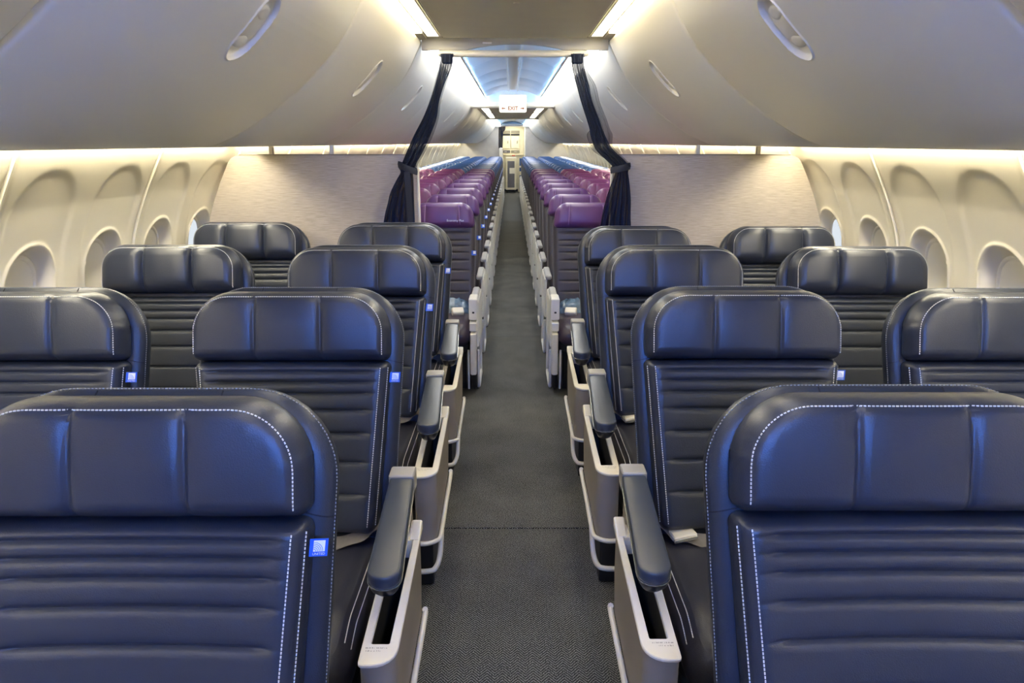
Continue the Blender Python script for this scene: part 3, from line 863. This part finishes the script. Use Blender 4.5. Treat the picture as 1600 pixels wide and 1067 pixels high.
# aisle armrest and console; a = +1: aisle on the +x side (left bank)
def arm_parts(a):
    P = {}
    xc0, xc1 = a * 0.322, a * 0.338       # rear, front centre, relative to the seat centre
    ya, yb = -0.225, -0.690
    zr, zf = 0.690, 0.640
    def cen(y):
        t = (y - ya) / (yb - ya); return xc0 + (xc1 - xc0) * t, zr + (zf - zr) * t
    def outline(hw0, hw1, y0, y1, n=8):
        pts = []
        for k in range(n + 1):      # rounded front end
            an = math.pi * k / n
            pts.append((-math.cos(an) * hw1, y1 + hw1 * 0.95 - math.sin(an) * hw1 * 0.95))
        pts += [(hw0, y0), (-hw0, y0)]
        return pts
    def ring(o, dz, k=1.0, dy=0):
        r = []
        for x, y in o:
            cx, cz = cen(y); r.append((cx + x * k, y + dy, cz + dz))
        return r
    o = outline(0.034, 0.040, ya - 0.035, yb)
    def ins(c): return outline(0.034 - c, 0.040 - c, ya - 0.035, yb + c)
    b = MB(); b.loft([ring(ins(0.002), -0.030), ring(o, -0.027), ring(o, -0.008), ring(ins(0.0006), -0.004), ring(ins(0.0022), -0.0015), ring(ins(0.005), -0.0003), ring(ins(0.009), 0.0), ring(ins(0.026), 0.0003)]); P['armrest_pad'] = b.mesh('armrest_pad', 'arm_pad', True, 45)
    b = MB(); oo = outline(0.036, 0.0415, ya - 0.03, yb - 0.001); b.loft([ring(oo, -0.0335), ring(oo, -0.0305)]); P['armrest_trim'] = b.mesh('armrest_trim', 'silver', True, 30)
    b = MB(); b.loft([ring(outline(0.016, 0.014, ya, yb + 0.06), -0.085), ring(outline(0.022, 0.024, ya, yb + 0.030), -0.072), ring(outline(0.030, 0.034, ya, yb + 0.006), -0.05), ring(outline(0.032, 0.037, ya, yb), -0.0337)]); P['armrest_body'] = b.mesh('armrest_body', 'black_plastic', True, 50)
    b = MB()
    cx, cz = cen(ya)
    b.box(cx - 0.036, cx + 0.036, ya - 0.036, ya + 0.03, cz - 0.055, cz + 0.004, 0.006); P['armrest_cap'] = b.mesh('armrest_cap', 'grey_cap', True, 40)
    b = MB(); b.box(cx - 0.022, cx + 0.022, ya - 0.11, ya + 0.02, 0.36, cz - 0.05, 0.008); P['armrest_post'] = b.mesh('armrest_post', 'taupe', True, 40)
    # console: plan outline (x measured outwards along a)
    xo, xi = 0.380, 0.296
    yf, yr = -0.808, -0.285
    def zt(y): return 0.500 + 0.045 * (y - yf) / (yr - yf)
    def plan(gr, z=None):
        xo2, xi2, yf2, yr2 = xo - gr, xi + gr, yf + gr, yr - gr
        pts = rpoly([(xi2, yf2), (xo2, yf2), (xo2, yr2), (xi2, yr2)], [0.012, max(0.055 - gr, 0.006), 0.016, 0.006], 6)
        return pts
    def hole(gr):
        return rpoly([(xi + 0.020 + gr, yf + 0.066 + gr), (xo - 0.022 - gr, yf + 0.066 + gr), (xo - 0.018 - gr, yr - 0.055 - gr), (xi + 0.020 + gr, yr - 0.055 - gr)], [0.005] * 4, 6)
    # frame ring
    b = MB(); out = plan(0.0); hol = hole(0.0); n = len(out)
    assert len(hol) == n
    def lift(pts, dz): return [(a * x, y, zt(y) + dz) for x, y in pts]
    rings = [lift(plan(0.004), -0.010), lift(plan(0.0), -0.007), lift(plan(0.0), -0.002), lift(plan(0.002), 0.0), lift(hole(-0.002), 0.0), lift(hol, -0.002), lift(hol, -0.010)]
    b.loft(rings, cap=False); P['console_frame'] = b.mesh('console_frame', 'cream', True, 35)
    # raised rear tongue of the outer rail
    b = MB(); rr = []
    for y, h in ((yr - 0.06, 0.001), (yr - 0.03, 0.008), (yr, 0.016), (yr + 0.012, 0.016), (yr + 0.02, 0.008)):
        x0, x1 = xo - 0.030, xo
        if y > yr + 0.015: x0 += 0.008; x1 -= 0.008
        rr.append([(a * x0, y, zt(y) - 0.012), (a * x1, y, zt(y) - 0.012), (a * x1, y, zt(y) + h - 0.003), (a * (x1 - 0.004), y, zt(y) + h), (a * (x0 + 0.004), y, zt(y) + h), (a * x0, y, zt(y) + h - 0.003)])
    b.loft(rr); P['console_tongue'] = b.mesh('console_tongue', 'cream', True, 35)
    b = MB(); b.box(min(a * (xi + 0.015), a * (xo - 0.02)), max(a * (xi + 0.015), a * (xo - 0.02)), yr - 0.062, yr - 0.05, 0.485, zt(yr) - 0.006, 0.002); P['console_crossbar'] = b.mesh('console_crossbar', 'cream', True, 40)
    # taupe shell
    b = MB()
    def zb(y): return 0.245 + 0.03 * (y - yf) / (yr - yf)
    top = lift(plan(0.004), -0.0102); bot = [(a * (x - (0.004 if x > 0.34 else 0)), y, zb(y)) for x, y in plan(0.004)]
    mid = [(p[0] * 1.0, p[1], (p[2] + q[2]) / 2) for p, q in zip(top, bot)]
    b.loft([top, mid, bot], cap=False)
    P['console_shell'] = b.mesh('console_shell', 'taupe', True, 40)
    b = MB(); hp = hole(-0.001)
    b.loft([lift(hp, -0.009), [(a * x, y, 0.30) for x, y in hp]], cap=False)
    b.add([(a * x, y, 0.30) for x, y in hp], [tuple(range(len(hp)))])
    P['console_pocket'] = b.mesh('console_pocket', 'dark_void', True, 40)
    # lower trim and floor bumper
    path = [(a * (xo + 0.002), yr - 0.015, zb(yr) + 0.012), (a * (xo + 0.003), yr - 0.03, zb(yr)), (a * (xo + 0.002), (yf + yr) / 2, zb(yf + 0.25)), (a * (xo + 0.001), yf + 0.06, zb(yf)), (a * (xo - 0.012), yf + 0.018, zb(yf)), (a * (xo - 0.045), yf - 0.002, zb(yf)), (a * (xi + 0.005), yf, zb(yf))]
    path = cr_interp(path, 5); b = MB(); b.tube(path, 0.0085, 8); P['lower_trim'] = b.mesh('lower_trim', 'cream', True, 60)
    path = [(a * (xo - 0.006), yf + 0.20, 0.245), (a * (xo - 0.006), yf + 0.15, 0.20), (a * (xo - 0.008), yf + 0.10, 0.140), (a * (xo - 0.020), yf + 0.062, 0.112), (a * (xo - 0.045), yf + 0.048, 0.105), (a * (xi - 0.03), yf + 0.045, 0.105)]
    path = cr_interp(path, 5); b = MB(); b.tube(path, 0.010, 8); P['floor_bumper'] = b.mesh('floor_bumper', 'cream', True, 60)
    b = MB(); b.box(min(a * (xi - 0.06), a * (xo - 0.035)), max(a * (xi - 0.06), a * (xo - 0.035)), yf + 0.12, yr - 0.05, 0.0, 0.25, 0.01); P['foot_box'] = b.mesh('foot_box', 'black_plastic', True, 40)
    # printed notice: two lines of word-length marks too fine to read
    b = MB(); rnd = random.Random(3)
    for ln, words in ((0, (7, 5, 9, 4)), (1, (6, 9, 3))):
        x = 0.0; y = yf + 0.050 - ln * 0.009
        for wd_ in words:
            for ch in range(wd_):
                if rnd.random() < 0.82:
                    X = (xi + 0.010 + x) if a > 0 else (xo - 0.014 - x - 0.0014)
                    X = xi + 0.010 + x
                    hgt = rnd.choice((0.0026, 0.0026, 0.004))
                    b.add([(a * X, y, zt(y) + 0.0005), (a * (X + 0.0012), y, zt(y) + 0.0005), (a * (X + 0.0012), y + hgt, zt(y + hgt) + 0.0005), (a * X, y + hgt, zt(y + hgt) + 0.0005)], [(0, 1, 2, 3) if a > 0 else (3, 2, 1, 0)])
                x += 0.0017
            x += 0.0022
    P['printed_notice'] = b.mesh('printed_notice', 'print_grey', False)
    # centre armrest between the two seats
    b = MB(); b.box(min(-a * 0.345, -a * 0.425), max(-a * 0.345, -a * 0.425), -0.60, -0.10, 0.30, 0.66, 0.02); P['centre_armrest'] = b.mesh('centre_armrest', 'leather_cushion', True, 40)
    return P
ARM = {1: arm_parts(1), -1: arm_parts(-1)}
# seat belt pieces
def belt_meshes(a):
    out = {}
    b = MB()
    pts = [(a * 0.262, -0.20, 0.50), (a * 0.235, -0.23, 0.515), (a * 0.20, -0.255, 0.500), (a * 0.15, -0.27, 0.482), (a * 0.09, -0.28, 0.481)]
    pts = cr_interp(pts, 4)
    b.grid([[(x, y - 0.024, z - 0.002 + 0.006 * math.sin(i * 0.7)), (x, y + 0.024, z + 0.016)] for i, (x, y, z) in enumerate(pts)]); 
    out['strap'] = b.mesh('belt_strap', 'belt', True, 80)
    b = MB(); b.box(-0.036, 0.036, -0.028, 0.028, 0.0, 0.020, 0.006); out['buckle'] = b.mesh('belt_buckle', 'cream', True, 40)
    b = MB(); b.box(-0.036, 0.036, -0.0295, -0.020, 0.002, 0.012, 0.002); out['plate'] = b.mesh('buckle_plate', 'silver', True, 40)
    return out
BELT = {1: belt_meshes(1), -1: belt_meshes(-1)}
ROWY = [1.250, 2.195, 3.145, 4.060]
CXA, CXW = 0.655, 1.425
rowword = ['front', 'second', 'third', 'fourth']
for r in range(4):
    for side in (-1, 1):
        for col in ('aisle', 'window'):
            if r == 0 and col == 'window': continue      # outside the frame
            sname = 'left' if side < 0 else 'right'; a = -side
            cx = side * ((CXA if col == 'aisle' else CXW) - (0.014 if r == 0 else 0.0))
            dy = 0.018 if side > 0 else 0.0
            dz = {(3, 1): -0.020, (2, 1): -0.002}.get((r, side), 0.0) + (-0.006 if (col == 'window' and side > 0) else 0.0)
            look = {'aisle': 'navy leather first-class seat by the aisle', 'window': 'navy leather first-class seat by the window'}[col]
            t = thing('first_class_seat', '%s, %s row from the front, %s side' % (look, rowword[r], sname), 'seat', (cx, ROWY[r] + dy, 0), 'navy leather first-class seats')
            puffy = (col == 'window' and r >= 2)
            sh = place(shell_me, 'back_shell', t, (a * 0.006, 0, dz)); place(shell_st, 'stitching', sh); place(shell_seam, 'seam', sh)
            pd = place(pad_me, 'back_cushion', t, (-a * 0.004, 0, dz)); place(pad_st, 'stitching', pd)
            hz = dz + {(0, -1, 'aisle'): 0.004, (0, 1, 'aisle'): 0.004, (2, -1, 'window'): 0.012, (2, 1, 'window'): 0.010, (3, -1, 'window'): 0.012, (3, 1, 'window'): 0.014}.get((r, side, col), 0.0)
            h = place(head2_me if puffy else head_me, 'headrest', t, (-a * 0.008, hz * 0.25, hz)); place(head2_st if puffy else head_st, 'stitching', h)
            cu = place(cush_me, 'seat_cushion', t); place(cush_st, 'stitching', cu)
            place(base_me, 'seat_base', t); place(leg_me1, 'leg', t); place(leg_me2, 'leg', t)
            if not puffy or side < 0:
                tg = place(TAG[0][1], 'tag', t, (0, 0, dz))
                for nm, me in TAG[1:]: place(me, nm, tg)
            if col == 'aisle':
                A = ARM[a]
                ar = place(A['armrest_body'], 'armrest', t)
                for nm in ('armrest_pad', 'armrest_trim', 'armrest_cap', 'armrest_post'): place(A[nm], nm, ar)
                cs = place(A['console_shell'], 'console', t)
                for nm in ('console_frame', 'console_tongue', 'console_crossbar', 'console_pocket', 'lower_trim', 'floor_bumper', 'foot_box', 'printed_notice'): place(A[nm], nm, cs)
                place(A['centre_armrest'], 'centre_armrest', t)
                bl = place(BELT[a]['strap'], 'belt_strap', t)
                if (r, side) in ((1, 1), (3, -1), (2, 1)):
                    bk = place(BELT[a]['buckle'], 'belt_buckle', t, (a * 0.175, -0.265, 0.492)); place(BELT[a]['plate'], 'buckle_plate', bk)
                    bk.rotation_euler = (0, math.radians(6) * a, math.radians(12) * -a)

# ------------------------------------------------------------------ economy seats
EREC = math.radians(12.0)
EH = 0.76
def emap(s0, d0):
    sn, cs = math.sin(EREC), math.cos(EREC)
    def mp(x, d, s):
        S = s + s0; D = d + d0
        return (x, -0.785 * sn + S * sn - D * cs, 0.42 + S * cs + D * sn)
    return mp
eseams = [0.205, 0.262, 0.300, 0.345, 0.400, 0.470, 0.545, 0.62]
def eg(x, z):
    hb = eback_p.base(z); fade = 1 - sstep(hb - 0.05, hb - 0.04, abs(x)); g = 0
    for q in eseams: g += 0.007 * math.exp(-((z - (EH - q)) / 0.006) ** 2)
    return g * fade
eback_p = Pillow(0.455, EH - 0.03, 0.12, 0.03, 0.045, 0.03, 0.030, taper=0.012, bolster=0.012)
eback_p.groove = eg
ehead_p = Pillow(0.415, 0.178, 0.085, 0.035, 0.055, 0.045, 0.040, taper=-0.018, groove=vgroove((-0.115, 0.115), 0.003, 0.005), crown=0.014)
ehead_mp = emap(0.610, 0.040)
eb_m = {}
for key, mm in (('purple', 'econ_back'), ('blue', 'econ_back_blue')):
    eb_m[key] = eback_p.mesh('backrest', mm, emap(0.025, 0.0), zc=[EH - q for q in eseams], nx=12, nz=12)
eh_m = {k: ehead_p.mesh('headrest', m_, ehead_mp, xc=(-0.115, 0.115), nx=12, nz=10) for k, m_ in (('purple', 'purple'), ('red_lit', 'purple_red_lit'), ('blue', 'econ_blue'))}
erim_p = Pillow(0.464, 0.715, 0.13, 0.03, 0.012, 0.03, 0.012, taper=0.012)
erim_me = erim_p.mesh('back_shell', 'econ_rim', emap(0.042, -0.012))
ecush_p = Pillow(0.44, 0.50, 0.03, 0.07, 0.06, 0.06, 0.05)
ecush_me = ecush_p.mesh('seat_cushion', 'econ_cushion', lambda x, d, s: (x, -0.70 + s, 0.42 + d - 0.035 * (1 - sstep(0, 0.14, s))), nx=8, nz=8)
# coarse versions for the far rows
eb_far = {k: Pillow.mesh(Pillow(0.455, EH - 0.03, 0.12, 0.03, 0.045, 0.03, 0.030, taper=0.012), 'backrest', m_, emap(0.025, 0.0), nx=4, nz=5) for k, m_ in (('purple', 'econ_back'), ('blue', 'econ_back_blue'))}
b = MB(); surf_line(b, ehead_p, ehead_mp, [(sg * (0.115 + 0.06 * (0.17 - z)), z) for sg in (-1,) for z in [0.02 + 0.008 * k for k in range(18)]], dash=0.008, gap=0.0, wd=0.0022)
surf_line(b, ehead_p, ehead_mp, [((0.115 + 0.06 * (0.17 - z)), z) for z in [0.02 + 0.008 * k for k in range(18)]], dash=0.008, gap=0.0, wd=0.0022)
mat('thread_lilac', (0.30, 0.17, 0.36), 0.6)
eh_st = b.mesh('stitching', 'thread_lilac', False)
cu = bpy.data.curves.new('t', 'FONT'); cu.body = 'Economy Plus'; cu.size = 0.021
to = bpy.data.objects.new('t', cu); tme = bpy.data.meshes.new_from_object(to); bpy.data.objects.remove(to); bpy.data.curves.remove(cu)
wid = max(v.co.x for v in tme.vertices); b = MB()
b.add([ehead_mp(0.150 - wid + v.co.x, ehead_p.depth(0.150 - wid + v.co.x, 0.040 + v.co.y) + 0.0012, 0.040 + v.co.y) for v in tme.vertices], [tuple(p.vertices) for p in tme.polygons])
eh_txt = b.mesh('printed_word', 'tag_white', False)
def etag_mesh():
    mp = emap(0.42, 0.045); b = MB(); w_, h_ = 0.034, 0.034; x0 = 0.200
    v = [mp(x0 + x, d, z) for d in (0.0, 0.004) for x, z in ((0, 0), (w_, 0), (w_, h_), (0, h_))]
    b.add(v, [(0, 3, 2, 1), (4, 5, 6, 7), (0, 1, 5, 4), (1, 2, 6, 5), (2, 3, 7, 6), (3, 0, 4, 7)])
    c = MB(); c.add([mp(x0 + x, 0.0045, z) for x, z in ((0.012, 0.010), (w_ - 0.004, 0.010), (w_ - 0.004, h_ - 0.004), (0.012, h_ - 0.004))], [(0, 1, 2, 3)])
    return b.mesh('tag', 'tag_blue', False), c.mesh('tag_square', 'tag_white', False)
etag_me, etag_sq = etag_mesh()
def earm(a, first=False):
    P = {}; x = a * 0.236
    b = MB(); b.box(x - 0.024, x + 0.024, -0.60, -0.17, 0.595, 0.628, 0.020); P['armrest_pad'] = b.mesh('armrest_pad', 'arm_grey', True, 40)
    b = MB(); b.box(min(x + a * 0.012, x + a * 0.030), max(x + a * 0.012, x + a * 0.030), -0.58, -0.10, 0.30, 0.60, 0.008); P['side_panel'] = b.mesh('side_panel', 'white_plastic', True, 40)
    b = MB(); xo = x + a * 0.024
    path = cr_interp([(xo, -0.10, 0.58), (xo, -0.14, 0.36), (xo, -0.17, 0.10), (xo, -0.19, 0.012), (xo, -0.30, 0.010), (xo, -0.52, 0.010), (xo, -0.56, 0.06), (xo, -0.58, 0.28)], 4)
    b.tube(path, 0.011, 6); P['leg_frame'] = b.mesh('leg_frame', 'white_plastic', True, 60)
    return P
EARM = {1: earm(1), -1: earm(-1)}
b = MB(); b.box(-0.21, 0.21, -0.62, -0.08, 0.27, 0.35, 0.02); ebase_me = b.mesh('seat_base', 'black_plastic', True, 40)
b = MB(); b.box(-0.015, 0.015, -0.55, -0.15, 0.0, 0.28, 0.004); eleg_me = b.mesh('leg', 'black_plastic', True, 40)
b = MB(); b.box(-0.024, 0.024, -0.58, -0.15, 0.58, 0.622, 0.018); emid_arm = b.mesh('armrest_pad', 'arm_grey', True, 40)
ECX = {'aisle': 0.500, 'middle': 0.975, 'window': 1.450}
rows = [5.315 + 0.864 * k for k in range(9)]
y = rows[-1]
while y < 22.6:
    y += 0.775; rows.append(y)
for r, y in enumerate(rows):
    for side in (-1, 1):
        for col in ('aisle', 'middle', 'window'):
            a = -side; sname = 'left' if side < 0 else 'right'
            pur = r < 9
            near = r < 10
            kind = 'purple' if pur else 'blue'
            hk = ('purple' if col == 'aisle' else 'red_lit') if pur else 'blue'
            t = thing('economy_seat', 'economy %s seat with %s headrest, %s bank, %s row behind the curtain' % (col, kind, sname, ORD[r + 1]), 'seat', (side * ECX[col], y, 0),
                      'economy seats with %s headrests' % kind)
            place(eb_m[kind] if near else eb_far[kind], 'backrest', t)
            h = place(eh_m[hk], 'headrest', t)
            if r < 8: place(eh_st, 'stitching', h)
            place(erim_me, 'back_shell', t)
            place(ecush_me, 'seat_cushion', t)
            if pur and side < 0 and col == 'aisle': place(eh_txt, 'printed_word', h)
            if col == 'aisle' or (col == 'window' and r < 3):
                g = place(etag_me, 'tag', t); place(etag_sq, 'tag_square', g)
            if True:
                place(ebase_me, 'seat_base', t); place(eleg_me, 'leg', t, (-0.16, 0, 0)); place(eleg_me, 'leg', t, (0.16, 0, 0))
            if col == 'aisle':
                ar = place(EARM[a]['side_panel'], 'side_panel', t)
                place(EARM[a]['armrest_pad'], 'armrest_pad', t); place(EARM[a]['leg_frame'], 'leg_frame', t)
                if r == 0:
                    # tray arm of the bulkhead row
                    x = a * 0.236
                    q = place(MB().box(x - 0.030, x + 0.026, -0.66, -0.50, 0.50, 0.640, 0.010).mesh('tray_arm', 'white_plastic', True, 40), 'tray_arm', t)
                    place(MB().box(x - 0.008, x + 0.006, -0.6625, -0.655, 0.545, 0.556).mesh('tray_slot', 'black_plastic', False), 'tray_slot', q)
                    place(MB().box(x - 0.026, x + 0.022, -0.685, -0.55, 0.43, 0.488, 0.010).mesh('tray_hinge', 'white_plastic', True, 40), 'tray_hinge', q)
                    place(MB().box(x - 0.022, x + 0.018, -0.70, -0.55, 0.14, 0.42, 0.012).mesh('tray_housing', 'cream', True, 40), 'tray_housing', q)
                    place(MB().box(x - 0.018, x + 0.020, -0.66, -0.20, 0.03, 0.30, 0.02).mesh('leg_cover', 'black_plastic', True, 40), 'leg_cover', t)
                    place(MB().tube([(a * 0.20, -0.655, 0.30), (a * 0.20, -0.655, 0.16), (a * 0.20, -0.64, 0.03)], 0.007, 6).mesh('front_post', 'white_plastic', True, 60), 'front_post', t)
                    led = place(MB().box(a * 0.085 - 0.05, a * 0.085 + 0.05, -0.60, -0.45, 0.20, 0.27, 0.008).mesh('power_box', 'black_plastic', True, 40), 'power_box', t)
                    place(MB().box(a * 0.10 - 0.006, a * 0.10 + 0.006, -0.604, -0.599, 0.228, 0.240, 0.002).mesh('indicator', 'green_led', True, 40), 'indicator', led)
                    bk = place(MB().box(-0.040, 0.040, -0.03, 0.03, 0, 0.045, 0.010).mesh('belt_buckle', 'cream', True, 40), 'belt_buckle', t, (a * 0.115, -0.40, 0.478))
                    bk.rotation_euler = (0.5, 0, 0.2 * a)
                    # crumpled wrapped blanket on the seat
                    bb = MB(); pts = []; rnd = random.Random(5 + side)
                    for j in range(11):
                        rw = []
                        for i in range(17):
                            u = i / 16 * 2 - 1; v = j / 10 * 2 - 1
                            e = max(0, 1 - u * u) ** 0.5 * max(0, 1 - v * v) ** 0.5
                            rw.append((side * ECX[col] + a * 0.06 + 0.15 * u, y - 0.27 + 0.10 * v, 0.4785 + e * (0.085 + rnd.uniform(-0.014, 0.014))))
                        pts.append(rw)
                    bb.grid(pts); bot = [[(p[0], p[1], 0.478) for p in rw] for rw in pts]; bb.grid(bot, flip=True)
                    o = bb.build('wrapped_blanket', 'blue_wrap', None)
                    tag(o, 'crumpled blue plastic-wrapped blanket on the first economy seat, %s of the aisle' % sname, 'blanket', 'wrapped blankets')
            else:
                if r < 6: place(emid_arm, 'armrest_pad', t, (a * 0.2375, 0, 0))

# ------------------------------------------------------------------ exit sign
YS = 9.9
t = thing('exit_sign', 'white lit EXIT sign with arrows hanging from the ceiling over the aisle', 'sign', (0, YS, 1.975))
MB().box(-0.175, 0.175, -0.03, 0.03, 0.0, 0.215, 0.025).build('sign_box', 'sign_glow', t)
cu = bpy.data.curves.new('t', 'FONT'); cu.body = 'EXIT'; cu.size = 0.062; cu.align_x = 'CENTER'; cu.offset = 0.001
to = bpy.data.objects.new('t', cu); tme = bpy.data.meshes.new_from_object(to); bpy.data.objects.remove(to); bpy.data.curves.remove(cu)
b = MB(); b.add([(v.co.x, -0.0315, 0.030 + v.co.y) for v in tme.vertices], [tuple(p.vertices) for p in tme.polygons])
b.build('letters', 'sign_red', t, smooth=False, fixn=False)
for s in (-1, 1):
    b = MB(); P = [(0.145, 0.050), (0.125, 0.066), (0.125, 0.055), (0.098, 0.055), (0.098, 0.045), (0.125, 0.045), (0.125, 0.034)]
    b.add([(s * x, -0.0315, z) for x, z in P], [tuple(range(7))]); b.build('arrow', 'sign_red', t, smooth=False, fixn=False)
MB().box(-0.03, 0.03, -0.02, 0.02, 0.215, 0.25).build('bracket', 'white_plastic', t, smooth=False)

# ------------------------------------------------------------------ rear end: lavatory walls and galley
YL = 24.1
for side, sname in ((-1, 'left'), (1, 'right')):
    b = MB(); b.box(min(side * 0.43, side * 1.80), max(side * 0.43, side * 1.80), YL, YL + 0.04, 0, 2.3)
    o = b.build('wall_rear_' + sname, 'lav_wall', None, smooth=False); tag(o, 'pale rear partition on the %s beside the galley' % sname, 'wall', kind='structure')
    MB().box(min(side * 0.405, side * 0.43), max(side * 0.405, side * 0.43), YL - 0.01, YL + 1.2, 0, 2.12).build('corner_panel', 'white_plastic', o, smooth=False)
YG = 25.4
g = thing('galley_unit', 'cream rear galley with ovens and compartments at the aisle end', 'galley', (0, YG, 0))
MB().box(-0.72, 0.72, 0.0, 0.7, 0.0, 2.2).build('galley_body', 'galley_cream', g, smooth=False)
for x0, x1 in ((-0.36, -0.06), (-0.03, 0.25)):
    MB().box(x0, x1, -0.02, 0.0, 1.90, 1.985, 0.004).build('upper_door', 'galley_olive', g)
    MB().box(x0, x1, -0.025, 0.0, 1.83, 1.885, 0.004).build('control_strip', 'black_plastic', g)
    d = MB().box(x0, x1, -0.03, 0.0, 1.42, 1.815, 0.008).build('oven_door', 'galley_cream', g)
    xm = x1 - 0.085
    MB().tube([(xm + 0.03, -0.04, 1.66), (xm, -0.045, 1.645), (xm + 0.02, -0.045, 1.60), (xm - 0.01, -0.04, 1.58)], 0.010, 6).build('door_latch', 'galley_grey', d)
    MB().box(x0, x1, -0.02, 0.0, 1.27, 1.36, 0.004).build('lower_door', 'galley_grey' if x0 < -0.1 else 'galley_olive', g)
    MB().box((x0 + x1) / 2 - 0.04, (x0 + x1) / 2 + 0.04, -0.03, -0.02, 1.295, 1.32, 0.003).build('pull', 'steel', g)
MB().box(-0.045, -0.035 + 0.002, -0.02, 0.0, 1.42, 1.985).build('divider', 'steel', g, smooth=False)
MB().box(-0.40, 0.36, -0.06, 0.0, 1.20, 1.235, 0.006).build('counter', 'galley_cream', g)
MB().box(0.0, 0.10, -0.07, -0.05, 1.175, 1.205, 0.004).build('red_latch', 'red_plastic', g)
MB().box(-0.28, 0.20, -0.02, 0.0, 0.02, 0.10).build('kick_plate', 'black_plastic', g, smooth=False)
MB().box(0.25, 0.36, -0.02, 0.0, 0.10, 1.10, 0.004).build('side_compartment', 'econ_blue', g)
MB().box(0.25, 0.37, -0.05, 0.0, 0.80, 0.86, 0.006).build('handle_bar', 'white_plastic', g)
MB().box(0.25, 0.37, -0.05, 0.0, 0.55, 0.68, 0.006).build('handle_bar', 'galley_cream', g)
t = thing('service_trolley', 'grey service trolley with cream frame parked under the rear galley counter', 'trolley', (-0.03, YG - 0.42, 0))
MB().box(-0.17, 0.17, 0.0, 0.38, 0.10, 1.10, 0.006).build('trolley_body', 'galley_cream', t)
MB().box(-0.115, 0.115, -0.012, 0.0, 0.17, 1.02, 0.004).build('trolley_door', 'galley_grey', t)
MB().box(-0.05, 0.12, -0.018, -0.012, 0.62, 0.80).build('notice', 'paper', t, smooth=False)
MB().box(-0.17, 0.17, 0.0, 0.38, 1.10, 1.14, 0.01).build('trolley_top', 'white_plastic', t)
for x in (-0.13, 0.13):
    for y_ in (0.05, 0.33): MB().tube([(x - 0.012, y_, 0.04), (x + 0.012, y_, 0.04)], 0.04, 12).build('castor', 'black_plastic', t)
gl = thing('galley_lamp', 'small warm lamp lighting the galley front', 'light', (0, YG - 0.55, 2.14))
MB().box(-0.28, 0.28, -0.12, 0.12, -0.006, 0.0, 0.02).build('lens', 'galley_lamp', gl)
MB().box(-0.40, 0.40, -1.25, 0.53, 0.002, 0.012).build('housing', 'cream', gl, smooth=False)
t = thing('galley_curtain', 'dark navy curtain hanging on the left of the rear galley', 'curtain', (0, YL - 0.03, 0))
pts = []
for j in range(20):
    z = 0.9 + 1.22 * j / 19; wv = 0.10 + 0.05 * (z - 0.9)
    pts.append([(-0.42 + (wv) * i / 24 + (0.06 if z > 1.98 else 0) * i / 24, 0.02 * math.sin(i * 1.3), z) for i in range(25)])
MB().grid(pts).build('fabric', 'curtain_dense', t, fixn=False)
MB().box(-0.43, -0.26, -0.02, 0.02, 2.10, 2.13, 0.005).build('heading_tape', 'tie', t)
t = thing('crew_seat', 'white folded crew seat on the left by the rear galley', 'seat', (-0.345, YL - 0.15, 0))
crew = Pillow(0.13, 1.0, 0.055, 0.02, 0.05, 0.03, 0.03)
place(crew.mesh('crew_back', 'white_plastic', lambda x, d, s: (x, -d, 0.45 + s)), 'crew_back', t)
MB().box(-0.065, 0.065, -0.05, 0.03, 0.0, 0.45, 0.01).build('crew_base', 'galley_grey', t)

wr = MB().box(-1.8, 1.8, Y1, Y1 + 0.05, 0, 2.5).build('wall_rear', 'lav_wall', smooth=False)
tag(wr, 'end wall of the cabin behind the galley', 'wall', kind='structure')
bpy.context.view_layer.update()
